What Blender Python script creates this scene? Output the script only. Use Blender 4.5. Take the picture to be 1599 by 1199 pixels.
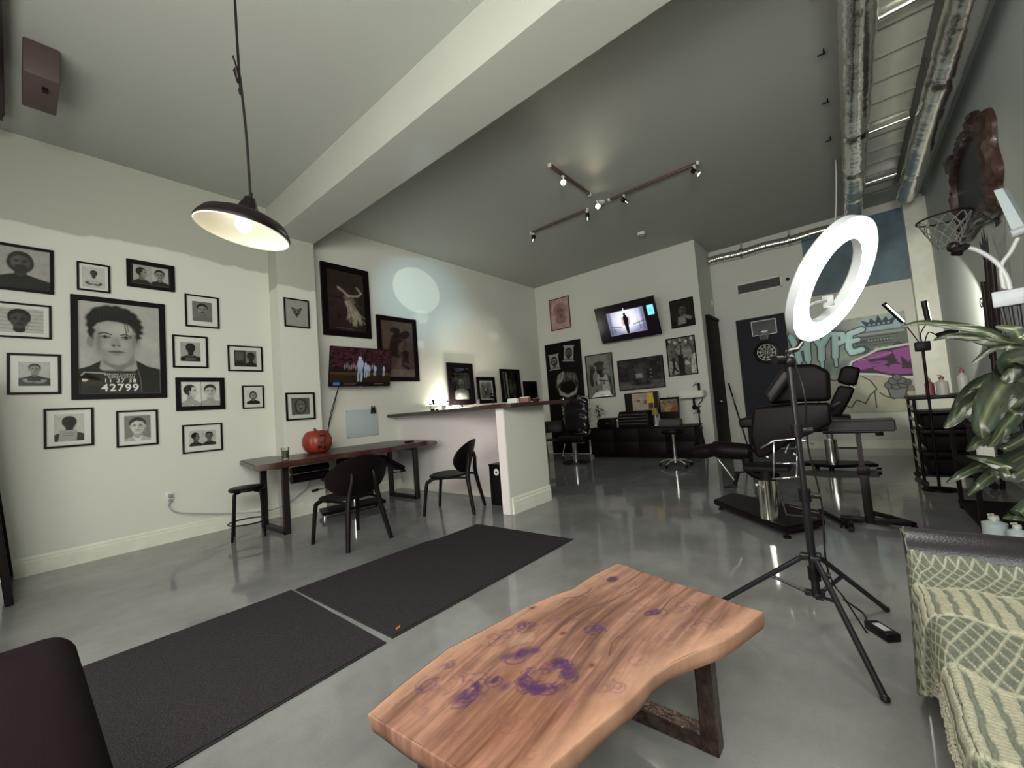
import bpy, bmesh, math, random
import numpy as np
from mathutils import Vector, Matrix, Euler
random.seed(7); rng = np.random.default_rng(5)
C = bpy.context.scene.collection
R = math.radians
for o in list(bpy.data.objects): bpy.data.objects.remove(o)

# ------------------------------------------------------------------ camera
EYE = Vector((0, 0, 1.2)); FPX = 639.3
def cam_basis(yaw=39.33, pit=3.43, roll=-4.47):
    a, b, c = R(yaw), R(pit), R(roll)
    f = Vector((math.cos(a)*math.cos(b), math.sin(a)*math.cos(b), math.sin(b)))
    r0 = f.cross(Vector((0, 0, 1))).normalized(); u0 = r0.cross(f)
    return math.cos(c)*r0 + math.sin(c)*u0, -math.sin(c)*r0 + math.cos(c)*u0, f
CR, CU, CF = cam_basis()
cd = bpy.data.cameras.new('camera'); cam = bpy.data.objects.new('camera', cd); C.objects.link(cam)
cd.sensor_fit = 'HORIZONTAL'; cd.sensor_width = 36; cd.lens = FPX/1599*36; cd.clip_start = .02
M = Matrix((CR, CU, -CF)).transposed().to_4x4(); M.translation = EYE; cam.matrix_world = M
bpy.context.scene.camera = cam
def at(k, v, x, y):
    "point of the room seen at a place in the photograph, on the plane axis k = v"
    d = CF + CR*((x-800)/FPX) + CU*((600-y)/FPX); t = (v-EYE[k])/d[k]
    return EYE + d*t
def PX(v, x, y): return at(0, v, x, y)
def PY(v, x, y): return at(1, v, x, y)
def PZ(v, x, y): return at(2, v, x, y)

# ------------------------------------------------------------------ world, lights, exposure
sc = bpy.context.scene
vs = sc.view_settings; vs.view_transform = 'Standard'; vs.look = 'None'; vs.gamma = 1; vs.use_curve_mapping = False
vs.exposure = 0.41
w = bpy.data.worlds.new('world'); sc.world = w; w.use_nodes = True
w.node_tree.nodes['Background'].inputs[0].default_value = (.75, .8, .8, 1)
w.node_tree.nodes['Background'].inputs[1].default_value = .35
def light(name, kind, loc, target, power, col=(1, 1, 1), size=.1, size_y=None, spot=None, blend=.3):
    d = bpy.data.lights.new(name, kind); o = bpy.data.objects.new(name, d); C.objects.link(o)
    o.location = loc; d.energy = power; d.color = col
    if kind == 'AREA':
        d.size = size
        if size_y: d.shape = 'RECTANGLE'; d.size_y = size_y
    else: d.shadow_soft_size = size
    if spot: d.spot_size = R(spot); d.spot_blend = blend
    if target is not None:
        o.rotation_euler = (Vector(target)-Vector(loc)).to_track_quat('-Z', 'Y').to_euler()
    return o
light('storefront_daylight', 'AREA', (-1.02, 2.9, 1.75), (3, 3.4, 1.4), 150, (1, .98, .92), 4.6, 2.3)
light('near_floor_fill', 'AREA', (-.95, .2, 2.3), (2.2, 1.9, .0), 72, (1, .97, .92), 1.6, 1.6)  # added fill lamp behind the camera, brightens the near floor; no window here
light('back_wall_fill', 'AREA', (-.6, -.9, 2.6), (8.6, 2.8, 3.4), 105, (.97, 1, .94), 1.0, 1.0)  # added fill lamp aimed deep, lifts the back walls; not a real opening
light('ring_lamp_light', 'AREA', (2.655, -.075, 1.66), (2.36, -.9, 1.15), 9, (1, .97, .88), .5)
light('floor_lamp_light', 'SPOT', (6.45, -.80, 1.95), (8.3, -1.25, 1.95), 90, (1, .97, .86), .03, spot=62, blend=.25)
light('bar_work_light', 'AREA', (5.45, 5.75, 1.30), (5.5, 6.05, 1.75), 11, (1, .95, .82), .5, .08)
light('projector_beam', 'SPOT', (1.2, 1.2, 3.5), (4.78, 6.049, 3.55), 330, (.98, 1, .86), .01, spot=8.4, blend=.12)
light('projector_halo', 'SPOT', (1.2, 1.2, 3.5), (4.95, 6.049, 3.35), 520, (.42, .84, 1), .02, spot=21, blend=1)
light('projector_figure', 'SPOT', (1.2, 1.2, 3.5), (6.1, 6.049, 2.7), 330, (1, 1, .9), .02, spot=15, blend=.8)
for t_, s_ in (((4.87, 6.049, 3.05), 2.6), ((4.80, 6.049, 2.52), 1.5), ((6.86, 6.049, 2.86), 1.9), ((6.95, 6.049, 3.22), 1.4)):
    light('projector_dot', 'SPOT', (1.2, 1.2, 3.5), t_, 200, (1, 1, .88), .01, spot=s_, blend=.3)

# ------------------------------------------------------------------ materials
def srgb(r, g=None, b=None):
    if g is None: g = b = r
    return tuple(((c/255)/12.92 if c/255 <= .04045 else ((c/255+.055)/1.055)**2.4) for c in (r, g, b))
MATS = {}
def mat(name, col, rough=.5, metal=0., noise=0., nscale=8., bump=0., bscale=60., coat=0., emit=None, spec=.5, alpha=1., trans=0., col2=None, sheen=0.):
    if name in MATS: return MATS[name]
    m = bpy.data.materials.new(name); m.use_nodes = True; nt = m.node_tree; b = nt.nodes['Principled BSDF']
    b.inputs['Base Color'].default_value = (*col, 1); b.inputs['Roughness'].default_value = rough
    b.inputs['Metallic'].default_value = metal; b.inputs['Specular IOR Level'].default_value = spec
    b.inputs['Coat Weight'].default_value = coat; b.inputs['Coat Roughness'].default_value = .08
    b.inputs['Transmission Weight'].default_value = trans; b.inputs['Sheen Weight'].default_value = sheen
    if emit: b.inputs['Emission Color'].default_value = (*emit[:3], 1); b.inputs['Emission Strength'].default_value = emit[3]
    if noise or col2 or bump:
        tc = nt.nodes.new('ShaderNodeTexCoord')
    if noise or col2:
        n = nt.nodes.new('ShaderNodeTexNoise'); n.inputs['Scale'].default_value = nscale; n.inputs['Detail'].default_value = 6
        nt.links.new(tc.outputs['Object'], n.inputs['Vector'])
        r = nt.nodes.new('ShaderNodeValToRGB'); r.color_ramp.elements[0].position = .32; r.color_ramp.elements[1].position = .68
        c2 = col2 or tuple(min(1, c*(1+noise)) for c in col)
        c1 = col if col2 else tuple(c*(1-noise) for c in col)
        r.color_ramp.elements[0].color = (*c1, 1); r.color_ramp.elements[1].color = (*c2, 1)
        nt.links.new(n.outputs['Fac'], r.inputs['Fac']); nt.links.new(r.outputs['Color'], b.inputs['Base Color'])
    if bump:
        n2 = nt.nodes.new('ShaderNodeTexNoise'); n2.inputs['Scale'].default_value = bscale; n2.inputs['Detail'].default_value = 3
        nt.links.new(tc.outputs['Object'], n2.inputs['Vector'])
        bp = nt.nodes.new('ShaderNodeBump'); bp.inputs['Strength'].default_value = bump; bp.inputs['Distance'].default_value = .02
        nt.links.new(n2.outputs['Fac'], bp.inputs['Height']); nt.links.new(bp.outputs['Normal'], b.inputs['Normal'])
    MATS[name] = m; return m
def vcmat(name, rough=.6, emit=0., bump=0., bscale=80., spec=.4, coat=0.):
    m = mat(name, (.5, .5, .5), rough, bump=bump, bscale=bscale, spec=spec, coat=coat); nt = m.node_tree
    if 'vc' in m: return m
    m['vc'] = 1; a = nt.nodes.new('ShaderNodeAttribute'); a.attribute_name = 'Col'
    b = nt.nodes['Principled BSDF']; nt.links.new(a.outputs['Color'], b.inputs['Base Color'])
    if emit:
        nt.links.new(a.outputs['Color'], b.inputs['Emission Color']); b.inputs['Emission Strength'].default_value = emit
    return m
# white plaster whose upper part, above an irregular cutting-in line, is an older grey coat
def wall_mat(name, low, high, line=None):
    m = bpy.data.materials.new(name); m.use_nodes = True; nt = m.node_tree; b = nt.nodes['Principled BSDF']
    b.inputs['Roughness'].default_value = .62; b.inputs['Specular IOR Level'].default_value = .3
    tc = nt.nodes.new('ShaderNodeTexCoord')
    n = nt.nodes.new('ShaderNodeTexNoise'); n.inputs['Scale'].default_value = 1.3; n.inputs['Detail'].default_value = 5
    nt.links.new(tc.outputs['Object'], n.inputs['Vector'])
    mx = nt.nodes.new('ShaderNodeMix'); mx.data_type = 'RGBA'; mx.inputs[6].default_value = (*low, 1)
    mx.inputs[7].default_value = (*[c*.9 for c in low], 1); nt.links.new(n.outputs['Fac'], mx.inputs[0])
    out = mx.outputs[2]
    if line:
        s = nt.nodes.new('ShaderNodeSeparateXYZ'); nt.links.new(tc.outputs['Object'], s.inputs[0])
        n3 = nt.nodes.new('ShaderNodeTexNoise'); n3.inputs['Scale'].default_value = 2.2; n3.inputs['Detail'].default_value = 8
        nt.links.new(tc.outputs['Object'], n3.inputs['Vector'])
        ma = nt.nodes.new('ShaderNodeMath'); ma.operation = 'MULTIPLY_ADD'; ma.inputs[1].default_value = .22
        nt.links.new(n3.outputs['Fac'], ma.inputs[0]); nt.links.new(s.outputs[2], ma.inputs[2])
        mr = nt.nodes.new('ShaderNodeMapRange'); mr.inputs[1].default_value = line+.10; mr.inputs[2].default_value = line+.125
        nt.links.new(ma.outputs[0], mr.inputs[0])
        lt = nt.nodes.new('ShaderNodeMath'); lt.operation = 'LESS_THAN'; lt.inputs[1].default_value = 2.765
        nt.links.new(s.outputs[0], lt.inputs[0]); ml = nt.nodes.new('ShaderNodeMath'); ml.operation = 'MULTIPLY'
        nt.links.new(lt.outputs[0], ml.inputs[0]); nt.links.new(mr.outputs[0], ml.inputs[1]); mr = ml
        m2 = nt.nodes.new('ShaderNodeMix'); m2.data_type = 'RGBA'; m2.inputs[7].default_value = (*high, 1)
        nt.links.new(out, m2.inputs[6]); nt.links.new(mr.outputs[0], m2.inputs[0]); out = m2.outputs[2]
    nt.links.new(out, b.inputs['Base Color'])
    n2 = nt.nodes.new('ShaderNodeTexNoise'); n2.inputs['Scale'].default_value = 160
    nt.links.new(tc.outputs['Object'], n2.inputs['Vector'])
    bp = nt.nodes.new('ShaderNodeBump'); bp.inputs['Strength'].default_value = .12; bp.inputs['Distance'].default_value = .004
    nt.links.new(n2.outputs['Fac'], bp.inputs['Height']); nt.links.new(bp.outputs['Normal'], b.inputs['Normal'])
    return m
WHITE = (.65, .64, .575)
m_wall = wall_mat('left_wall_paint', WHITE, (.40, .40, .345), 3.36)
m_pil = wall_mat('pilaster_paint', WHITE, (.40, .40, .345), 3.08)
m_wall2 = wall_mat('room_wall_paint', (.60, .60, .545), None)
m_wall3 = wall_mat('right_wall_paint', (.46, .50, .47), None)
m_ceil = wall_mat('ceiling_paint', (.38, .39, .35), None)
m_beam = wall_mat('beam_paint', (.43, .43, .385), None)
m_bar = wall_mat('bar_wall_paint', (.72, .66, .64), None)
m_trim = mat('trim_paint', (.68, .67, .58), .4, noise=.06)
def floor_mat():
    m = mat('floor_epoxy', (.3, .3, .3), .1); nt = m.node_tree; b = nt.nodes['Principled BSDF']
    tc = nt.nodes.new('ShaderNodeTexCoord')
    n = nt.nodes.new('ShaderNodeTexNoise'); n.inputs['Scale'].default_value = 1.1; n.inputs['Detail'].default_value = 9; n.inputs['Roughness'].default_value = .62
    nt.links.new(tc.outputs['Object'], n.inputs['Vector'])
    r = nt.nodes.new('ShaderNodeValToRGB'); e = r.color_ramp.elements
    e[0].position = .35; e[0].color = (.13, .131, .122, 1); e[1].position = .65; e[1].color = (.205, .207, .19, 1)
    nt.links.new(n.outputs['Fac'], r.inputs['Fac'])
    v = nt.nodes.new('ShaderNodeTexNoise'); v.inputs['Scale'].default_value = 260; v.inputs['Detail'].default_value = 2
    nt.links.new(tc.outputs['Object'], v.inputs['Vector'])
    mx = nt.nodes.new('ShaderNodeMix'); mx.data_type = 'RGBA'; mx.blend_type = 'OVERLAY'; mx.inputs[0].default_value = .28
    nt.links.new(r.outputs['Color'], mx.inputs[6]); nt.links.new(v.outputs['Color'], mx.inputs[7])
    h = nt.nodes.new('ShaderNodeHueSaturation'); h.inputs['Saturation'].default_value = .45
    nt.links.new(mx.outputs[2], h.inputs['Color']); nt.links.new(h.outputs[0], b.inputs['Base Color'])
    mr = nt.nodes.new('ShaderNodeMapRange'); mr.inputs[3].default_value = .02; mr.inputs[4].default_value = .13
    nt.links.new(n.outputs['Fac'], mr.inputs[0]); nt.links.new(mr.outputs[0], b.inputs['Roughness'])
    n2 = nt.nodes.new('ShaderNodeTexNoise'); n2.inputs['Scale'].default_value = 5; nt.links.new(tc.outputs['Object'], n2.inputs['Vector'])
    bp = nt.nodes.new('ShaderNodeBump'); bp.inputs['Strength'].default_value = .05; bp.inputs['Distance'].default_value = .02
    nt.links.new(n2.outputs['Fac'], bp.inputs['Height']); nt.links.new(bp.outputs['Normal'], b.inputs['Normal'])
    return m
m_floor = floor_mat()
BLK = (.005, .002, .0025)
m_black = mat('black_lacquer', BLK, .42, spec=.16)
m_frame = mat('black_frame', (.004, .0012, .002), .5, spec=.14)
m_matte = mat('black_matte', BLK, .7, spec=.2)
m_leather = mat('black_leather', (.005, .002, .003), .45, bump=.1, bscale=150, spec=.13)
m_leather2 = mat('grey_black_leather', (.011, .009, .011), .36, bump=.1, bscale=170, spec=.3)
m_brownl = mat('dark_brown_fabric', (.0045, .002, .002), .9, bump=.1, bscale=200, spec=.06)
m_blackwood = mat('black_stained_wood', (.005, .002, .002), .5, spec=.16)
m_plastic = mat('black_plastic', (.006, .004, .005), .35, spec=.25)
m_chrome = mat('chrome', (.75, .74, .70), .12, 1)
m_steel = mat('brushed_steel', (.42, .41, .39), .33, 1)
m_darksteel = mat('dark_steel', (.022, .014, .014), .4, .5)
m_foil = mat('foil_duct', (.80, .79, .75), .2, 1, bump=.35, bscale=9)
m_deck = mat('metal_deck', (.80, .79, .70), .32, .45, bump=.3, bscale=3)
m_deckj = mat('metal_deck_joint', (.22, .21, .19), .5, .6)
m_whitep = mat('white_plastic', (.62, .61, .56), .4)
m_greyp = mat('grey_plastic', (.25, .27, .29), .45)
m_rubber = mat('rubber', (.01, .009, .009), .8)
m_matboard = mat('mat_board', (.55, .55, .50), .8)
m_wood_d = None
def glass_mat(name='picture_glass', tint=(1, 1, 1), refl=1.0, rough=.03):
    m = bpy.data.materials.new(name); m.use_nodes = True; nt = m.node_tree
    nt.nodes.remove(nt.nodes['Principled BSDF']); o = nt.nodes['Material Output']
    t = nt.nodes.new('ShaderNodeBsdfTransparent'); t.inputs[0].default_value = (*tint, 1)
    g = nt.nodes.new('ShaderNodeBsdfGlossy'); g.inputs['Roughness'].default_value = rough; g.inputs[0].default_value = (refl, refl, refl, 1)
    f = nt.nodes.new('ShaderNodeFresnel'); f.inputs[0].default_value = 1.28
    x = nt.nodes.new('ShaderNodeMixShader'); nt.links.new(f.outputs[0], x.inputs[0]); nt.links.new(t.outputs[0], x.inputs[1]); nt.links.new(g.outputs[0], x.inputs[2])
    nt.links.new(x.outputs[0], o.inputs[0]); return m
m_glass = glass_mat()
m_cling = glass_mat('clear_wrap', (.93, .93, .92), 1, .12)
def wood_mat(name, c1, c2, axis=0, scale=3., rough=.3, dist=4., coat=.2):
    m = mat(name, c1, rough, coat=coat); nt = m.node_tree; b = nt.nodes['Principled BSDF']
    tc = nt.nodes.new('ShaderNodeTexCoord'); mp = nt.nodes.new('ShaderNodeMapping')
    s = [9, 9, 9]; s[axis] = .9; mp.inputs['Scale'].default_value = s
    nt.links.new(tc.outputs['Object'], mp.inputs[0])
    n = nt.nodes.new('ShaderNodeTexNoise'); n.inputs['Scale'].default_value = scale; n.inputs['Detail'].default_value = 8; n.inputs['Distortion'].default_value = 1.2
    nt.links.new(mp.outputs[0], n.inputs['Vector'])
    r = nt.nodes.new('ShaderNodeValToRGB'); e = r.color_ramp.elements
    e[0].position = .3; e[0].color = (*c1, 1); e[1].position = .7; e[1].color = (*c2, 1)
    nt.links.new(n.outputs['Fac'], r.inputs['Fac']); nt.links.new(r.outputs['Color'], b.inputs['Base Color'])
    return m
m_deskwood = wood_mat('red_brown_slab', (.016, .006, .005), (.065, .022, .016), 0, 2.5, rough=.34, coat=.05)
m_barwood = wood_mat('dark_bar_slab', (.018, .007, .006), (.06, .024, .018), 1, 2.5)
m_mirrorwood = wood_mat('carved_brown_wood', (.022, .009, .006), (.075, .033, .022), 2, 1.5, .4)

# ------------------------------------------------------------------ mesh builder
def rotm(e): return Euler([R(a) for a in e]).to_matrix() if e is not None else Matrix.Identity(3)
class MB:
    def __init__(s): s.v = []; s.f = []; s.s = []; s.m = []
    def add(s, vs_, fs, smooth=False, mi=0, M=None):
        n = len(s.v)
        s.v += [tuple(M @ Vector(v)) if M is not None else tuple(v) for v in vs_]
        s.f += [tuple(i+n for i in f) for f in fs]; s.s += [smooth]*len(fs); s.m += [mi]*len(fs); return s
    def box(s, c, d, rot=None, bev=0., seg=2, mi=0, smooth=None):
        bm = bmesh.new(); bmesh.ops.create_cube(bm, size=1)
        for v in bm.verts: v.co = Vector((v.co.x*d[0], v.co.y*d[1], v.co.z*d[2]))
        if bev: bmesh.ops.bevel(bm, geom=bm.edges[:], offset=min(bev, min(d)*.49), segments=seg, profile=.5, affect='EDGES')
        m = rotm(rot); bm.verts.index_update()
        s.add([m @ v.co + Vector(c) for v in bm.verts], [[v.index for v in f.verts] for f in bm.faces], bool(bev) and seg > 1 if smooth is None else smooth, mi)
        bm.free(); return s
    def cyl(s, p0, p1, r0, r1=None, n=16, cap=True, mi=0, smooth=True):
        p0 = Vector(p0); p1 = Vector(p1); r1 = r0 if r1 is None else r1
        q = (p1-p0).to_track_quat('Z', 'Y'); vs_ = []
        for p, r in ((p0, r0), (p1, r1)):
            for i in range(n):
                a = 2*math.pi*i/n; vs_.append(p + q @ Vector((r*math.cos(a), r*math.sin(a), 0)))
        s.add(vs_, [(i, (i+1) % n, n+(i+1) % n, n+i) for i in range(n)], smooth, mi)
        if cap: s.add(vs_, [tuple(range(n))[::-1], tuple(range(n, 2*n))], False, mi)
        return s
    def tube(s, pts, r, n=8, closed=False, sub=0, mi=0, cap=True):
        pts = [Vector(p) for p in pts]
        if sub:
            P = []; L = len(pts); rr = r if isinstance(r, (list, tuple)) else None; RR = []
            for i in range(L if closed else L-1):
                p = [pts[(i+k) % L] if closed else pts[min(max(i+k, 0), L-1)] for k in (-1, 0, 1, 2)]
                for j in range(sub):
                    t = j/sub
                    P.append(.5*((2*p[1]) + (-p[0]+p[2])*t + (2*p[0]-5*p[1]+4*p[2]-p[3])*t*t + (-p[0]+3*p[1]-3*p[2]+p[3])*t**3))
                    if rr: RR.append(rr[i]*(1-t)+rr[min(i+1, L-1)]*t)
            if not closed:
                P.append(pts[-1])
                if rr: RR.append(rr[-1])
            pts = P
            if rr: r = RR
        L = len(pts); vs_ = []; up = None
        for i, p in enumerate(pts):
            a = pts[(i-1) % L] if (closed or i) else p; b = pts[(i+1) % L] if (closed or i < L-1) else p
            t = (b-a)
            t = t.normalized() if t.length > 1e-9 else Vector((0, 0, 1))
            if up is None: up = Vector((0, 0, 1)) if abs(t.z) < .9 else Vector((1, 0, 0))
            sd = t.cross(up).normalized(); up = sd.cross(t).normalized()
            ri = r[i] if isinstance(r, (list, tuple)) else r
            for j in range(n):
                an = 2*math.pi*j/n; vs_.append(p + sd*ri*math.cos(an) + up*ri*math.sin(an))
        fs = []
        for i in range(L if closed else L-1):
            k = (i+1) % L
            for j in range(n): fs.append((i*n+j, i*n+(j+1) % n, k*n+(j+1) % n, k*n+j))
        s.add(vs_, fs, True, mi)
        if cap and not closed: s.add(vs_[:n]+vs_[-n:], [tuple(range(n)), tuple(range(n, 2*n))[::-1]], False, mi)
        return s
    def lathe(s, prof, c=(0, 0, 0), n=32, rot=None, mi=0, smooth=True):
        m = rotm(rot); c = Vector(c); vs_ = []
        for r, z in prof:
            for i in range(n):
                a = 2*math.pi*i/n; vs_.append(m @ Vector((r*math.cos(a), r*math.sin(a), z)) + c)
        fs = []
        for k in range(len(prof)-1):
            for i in range(n): fs.append((k*n+i, k*n+(i+1) % n, (k+1)*n+(i+1) % n, (k+1)*n+i))
        return s.add(vs_, fs, smooth, mi)
    def ell(s, c, r, n=20, rot=None, mi=0):
        m = rotm(rot); c = Vector(c); vs_ = []; fs = []; k = n//2
        for i in range(k+1):
            p = math.pi*i/k
            for j in range(n):
                a = 2*math.pi*j/n; vs_.append(m @ Vector((r[0]*math.sin(p)*math.cos(a), r[1]*math.sin(p)*math.sin(a), r[2]*math.cos(p))) + c)
        for i in range(k):
            for j in range(n): fs.append((i*n+j, (i+1)*n+j, (i+1)*n+(j+1) % n, i*n+(j+1) % n))
        return s.add(vs_, fs, True, mi)
    def prism(s, poly, z0, z1, M=None, bev=0., mi=0, seg=2, smooth=None):
        "polygon (x, y) extruded from z0 to z1, moved by matrix M"
        bm = bmesh.new(); vs_ = [bm.verts.new((x, y, z0)) for x, y in poly]; f = bm.faces.new(vs_)
        g = bmesh.ops.extrude_face_region(bm, geom=[f]); bmesh.ops.translate(bm, verts=[e for e in g['geom'] if isinstance(e, bmesh.types.BMVert)], vec=(0, 0, z1-z0))
        bmesh.ops.recalc_face_normals(bm, faces=bm.faces[:])
        if bev: bmesh.ops.bevel(bm, geom=[e for e in bm.edges if e.calc_face_angle(0) > .5], offset=bev, segments=seg, affect='EDGES')
        bm.verts.index_update()
        s.add([v.co.copy() for v in bm.verts], [[v.index for v in f.verts] for f in bm.faces], bool(bev) if smooth is None else smooth, mi, M); bm.free(); return s
    def build(s, name, mats, parent=None, world=False, weld=True):
        me = bpy.data.meshes.new(name)
        vv = s.v
        if world and parent is not None:
            inv = (Matrix.Translation(parent.location) @ parent.rotation_euler.to_matrix().to_4x4()).inverted()
            vv = [tuple(inv @ Vector(v)) for v in vv]
        me.from_pydata(vv, [], s.f); me.polygons.foreach_set('use_smooth', s.s); me.polygons.foreach_set('material_index', s.m)
        for m in (mats if isinstance(mats, (list, tuple)) else [mats]): me.materials.append(m)
        bm = bmesh.new(); bm.from_mesh(me)
        if weld and len(s.v) < 60000: bmesh.ops.remove_doubles(bm, verts=bm.verts[:], dist=1e-5)
        bmesh.ops.recalc_face_normals(bm, faces=bm.faces[:])
        for e in bm.edges:
            if len(e.link_faces) == 2 and e.calc_face_angle(0) > R(38): e.smooth = False
        bm.to_mesh(me); bm.free(); me.update()
        o = bpy.data.objects.new(name, me); C.objects.link(o)
        if parent is not None: o.parent = parent
        return o
def thing(name, label, cat, loc=(0, 0, 0), rz=0, group=None):
    o = bpy.data.objects.new(name, None); C.objects.link(o); o.empty_display_size = .05
    o.location = loc; o.rotation_euler = (0, 0, R(rz)); o['label'] = label; o['category'] = cat
    if group: o['group'] = group
    return o
def tag(o, label, cat, group=None, kind=None):
    o['label'] = label; o['category'] = cat
    if group: o['group'] = group
    if kind: o['kind'] = kind
    return o
def structure(o): o['kind'] = 'structure'; return o
def colgrid(name, P, K, m, parent=None, world=False):
    "surface from an array of points P (rows, cols, 3) with a colour K at each"
    h, w_ = P.shape[:2]; me = bpy.data.meshes.new(name)
    i = np.arange(h*w_).reshape(h, w_)
    F = np.stack([i[:-1, :-1], i[:-1, 1:], i[1:, 1:], i[1:, :-1]], -1).reshape(-1, 4)
    V = P.reshape(-1, 3)
    if world and parent is not None:
        inv = np.array((Matrix.Translation(parent.location) @ parent.rotation_euler.to_matrix().to_4x4()).inverted())
        V = V @ inv[:3, :3].T + inv[:3, 3]
    me.vertices.add(len(V)); me.vertices.foreach_set('co', V.astype(np.float32).ravel())
    me.loops.add(F.size); me.loops.foreach_set('vertex_index', F.ravel().astype(np.int32))
    me.polygons.add(len(F)); me.polygons.foreach_set('loop_start', np.arange(0, F.size, 4, dtype=np.int32)); me.polygons.foreach_set('use_smooth', np.ones(len(F), bool))
    me.update(calc_edges=True); me.validate()
    a = me.color_attributes.new('Col', 'FLOAT_COLOR', 'POINT')
    a.data.foreach_set('color', np.concatenate([K.reshape(-1, 3), np.ones((h*w_, 1))], 1).astype(np.float32).ravel())
    me.materials.append(m); o = bpy.data.objects.new(name, me); C.objects.link(o)
    if parent is not None: o.parent = parent
    return o

# ------------------------------------------------------------------ small painter for printed pictures
class Paint:
    def __init__(s, w_, h_, res=110, bg=150, g=None):
        s.w, s.h = w_, h_; k = res/max(w_, h_); s.nx = max(8, int(w_*k)); s.ny = max(8, int(h_*k))
        s.X, s.Y = np.meshgrid(np.linspace(0, w_/h_, s.nx), np.linspace(0, 1, s.ny)); s.a = w_/h_
        s.px = 1.2/s.ny; s.K = np.zeros((s.ny, s.nx, 3)); s.K[:] = s.col(bg)
    def col(s, c):
        if not isinstance(c, (tuple, list)): c = 268*(max(c, 0)/255)**1.16 if c > 70 else c*.72; c = (c+3, c+1, c-6)
        return np.array(srgb(*[max(0, min(255, v)) for v in c]))
    def blend(s, m, c, op=1.): m = np.clip(m, 0, 1)[..., None]*op; s.K = s.K*(1-m)+s.col(c)*m
    def ell(s, x, y, rx, ry, c, soft=0., op=1., rot=0., clip=None):
        a = R(rot); dx = s.X-x; dy = s.Y-y; u = (dx*math.cos(a)+dy*math.sin(a))/rx; v = (-dx*math.sin(a)+dy*math.cos(a))/ry
        d = (np.sqrt(u*u+v*v)-1)*min(rx, ry); m = .5-d/(s.px+soft)
        if clip is not None: m = np.minimum(m, clip)
        s.blend(m, c, op)
    def poly(s, pts, c, soft=0., op=1.):
        ins = np.zeros(s.X.shape, bool); D = np.full(s.X.shape, 9.); n = len(pts)
        for i in range(n):
            x0, y0 = pts[i]; x1, y1 = pts[(i+1) % n]
            if y0 != y1:
                cond = ((y0 > s.Y) != (y1 > s.Y)) & (s.X < (x1-x0)*(s.Y-y0)/(y1-y0)+x0); ins ^= cond
            D = np.minimum(D, s._seg(x0, y0, x1, y1))
        sd = np.where(ins, -D, D); s.blend(.5-sd/(s.px+soft), c, op)
    def _seg(s, x0, y0, x1, y1):
        dx, dy = x1-x0, y1-y0; L = dx*dx+dy*dy+1e-12; t = np.clip(((s.X-x0)*dx+(s.Y-y0)*dy)/L, 0, 1)
        return np.hypot(s.X-x0-t*dx, s.Y-y0-t*dy)
    def line(s, pts, wd, c, op=1., soft=0.):
        D = np.full(s.X.shape, 9.)
        for (a, b), (e, f) in zip(pts[:-1], pts[1:]): D = np.minimum(D, s._seg(a, b, e, f))
        s.blend(.5-(D-wd/2)/(s.px+soft), c, op)
    def rect(s, x0, y0, x1, y1, c, op=1., soft=0.): s.poly([(x0, y0), (x1, y0), (x1, y1), (x0, y1)], c, soft, op)
    def noise(s, amt=.12, cells=10, seed=1):
        r = np.random.default_rng(seed); out = np.zeros(s.X.shape)
        for k, q in ((cells, 1.), (cells*3, .5), (cells*8, .35)):
            g = r.random((k+2, k+2)); u = s.X/max(s.a, 1)*k; v = s.Y*k; i = u.astype(int); j = v.astype(int); fu = u-i; fv = v-j
            i = np.clip(i, 0, k); j = np.clip(j, 0, k)
            out += q*((g[j, i]*(1-fu)+g[j, i+1]*fu)*(1-fv)+(g[j+1, i]*(1-fu)+g[j+1, i+1]*fu)*fv-.5)
        s.K = np.clip(s.K*(1+amt*out[..., None]*2), 0, 1); return out
    def head(s, x, y, r, skin=150, hair=35, cloth=40, shirt=None, beard=0, hairtype=1, turn=0., sh=1.9):
        "a plain bust: x, y centre of the face, r half the face height"
        d = r*turn*.28
        s.poly([(x-r*sh, 0), (x-r*sh, y-r*2.0), (x-r*1.5, y-r*1.75), (x-r*.45, y-r*1.35), (x+r*.45, y-r*1.35), (x+r*1.5, y-r*1.75), (x+r*sh, y-r*2.0), (x+r*sh, 0)], cloth, .01)
        if shirt is not None: s.poly([(x-r*.55, y-r*1.3), (x, y-r*2.3), (x+r*.55, y-r*1.3)], shirt, .005)
        s.poly([(x-r*.42, y-r*.5), (x-r*.45, y-r*1.35), (x, y-r*1.65), (x+r*.45, y-r*1.35), (x+r*.42, y-r*.5)], skin-28, .01)
        if hairtype: s.ell(x-d*.6, y+r*.32, r*.86, r*.86, hair, .01)
        if hairtype == 2: s.ell(x, y-r*.1, r*.98, r*1.15, hair, .02)
        s.ell(x, y-r*.02, r*.70, r*1.0, skin, .02)
        if hairtype < 2:
            s.ell(x-r*.72, y-r*.05, r*.12, r*.22, skin-25, .01); s.ell(x+r*.72, y-r*.05, r*.12, r*.22, skin-20, .01)
        s.ell(x+r*.42, y-r*.1, r*.3, r*.75, skin-34, r*.35, .55)
        if hairtype: s.poly([(x-r*.74, y+r*.2), (x-r*.66, y+r*.75), (x-r*.2, y+r*1.12), (x+r*.4, y+r*1.08), (x+r*.74, y+r*.6), (x+r*.72, y+r*.2), (x+r*.5, y+r*.58), (x-r*.1, y+r*.72), (x-r*.52, y+r*.5)], hair, .01)
        for q in (-1, 1):
            ex = x+d+q*r*.30
            s.line([(ex-r*.17, y+r*.19), (ex+r*.17, y+r*.21)], r*.09, max(hair-5, 15), .85)
            s.ell(ex, y+r*.04, r*.15, r*.065, skin-60, r*.05); s.ell(ex, y+r*.04, r*.07, r*.07, 20, r*.03)
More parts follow.
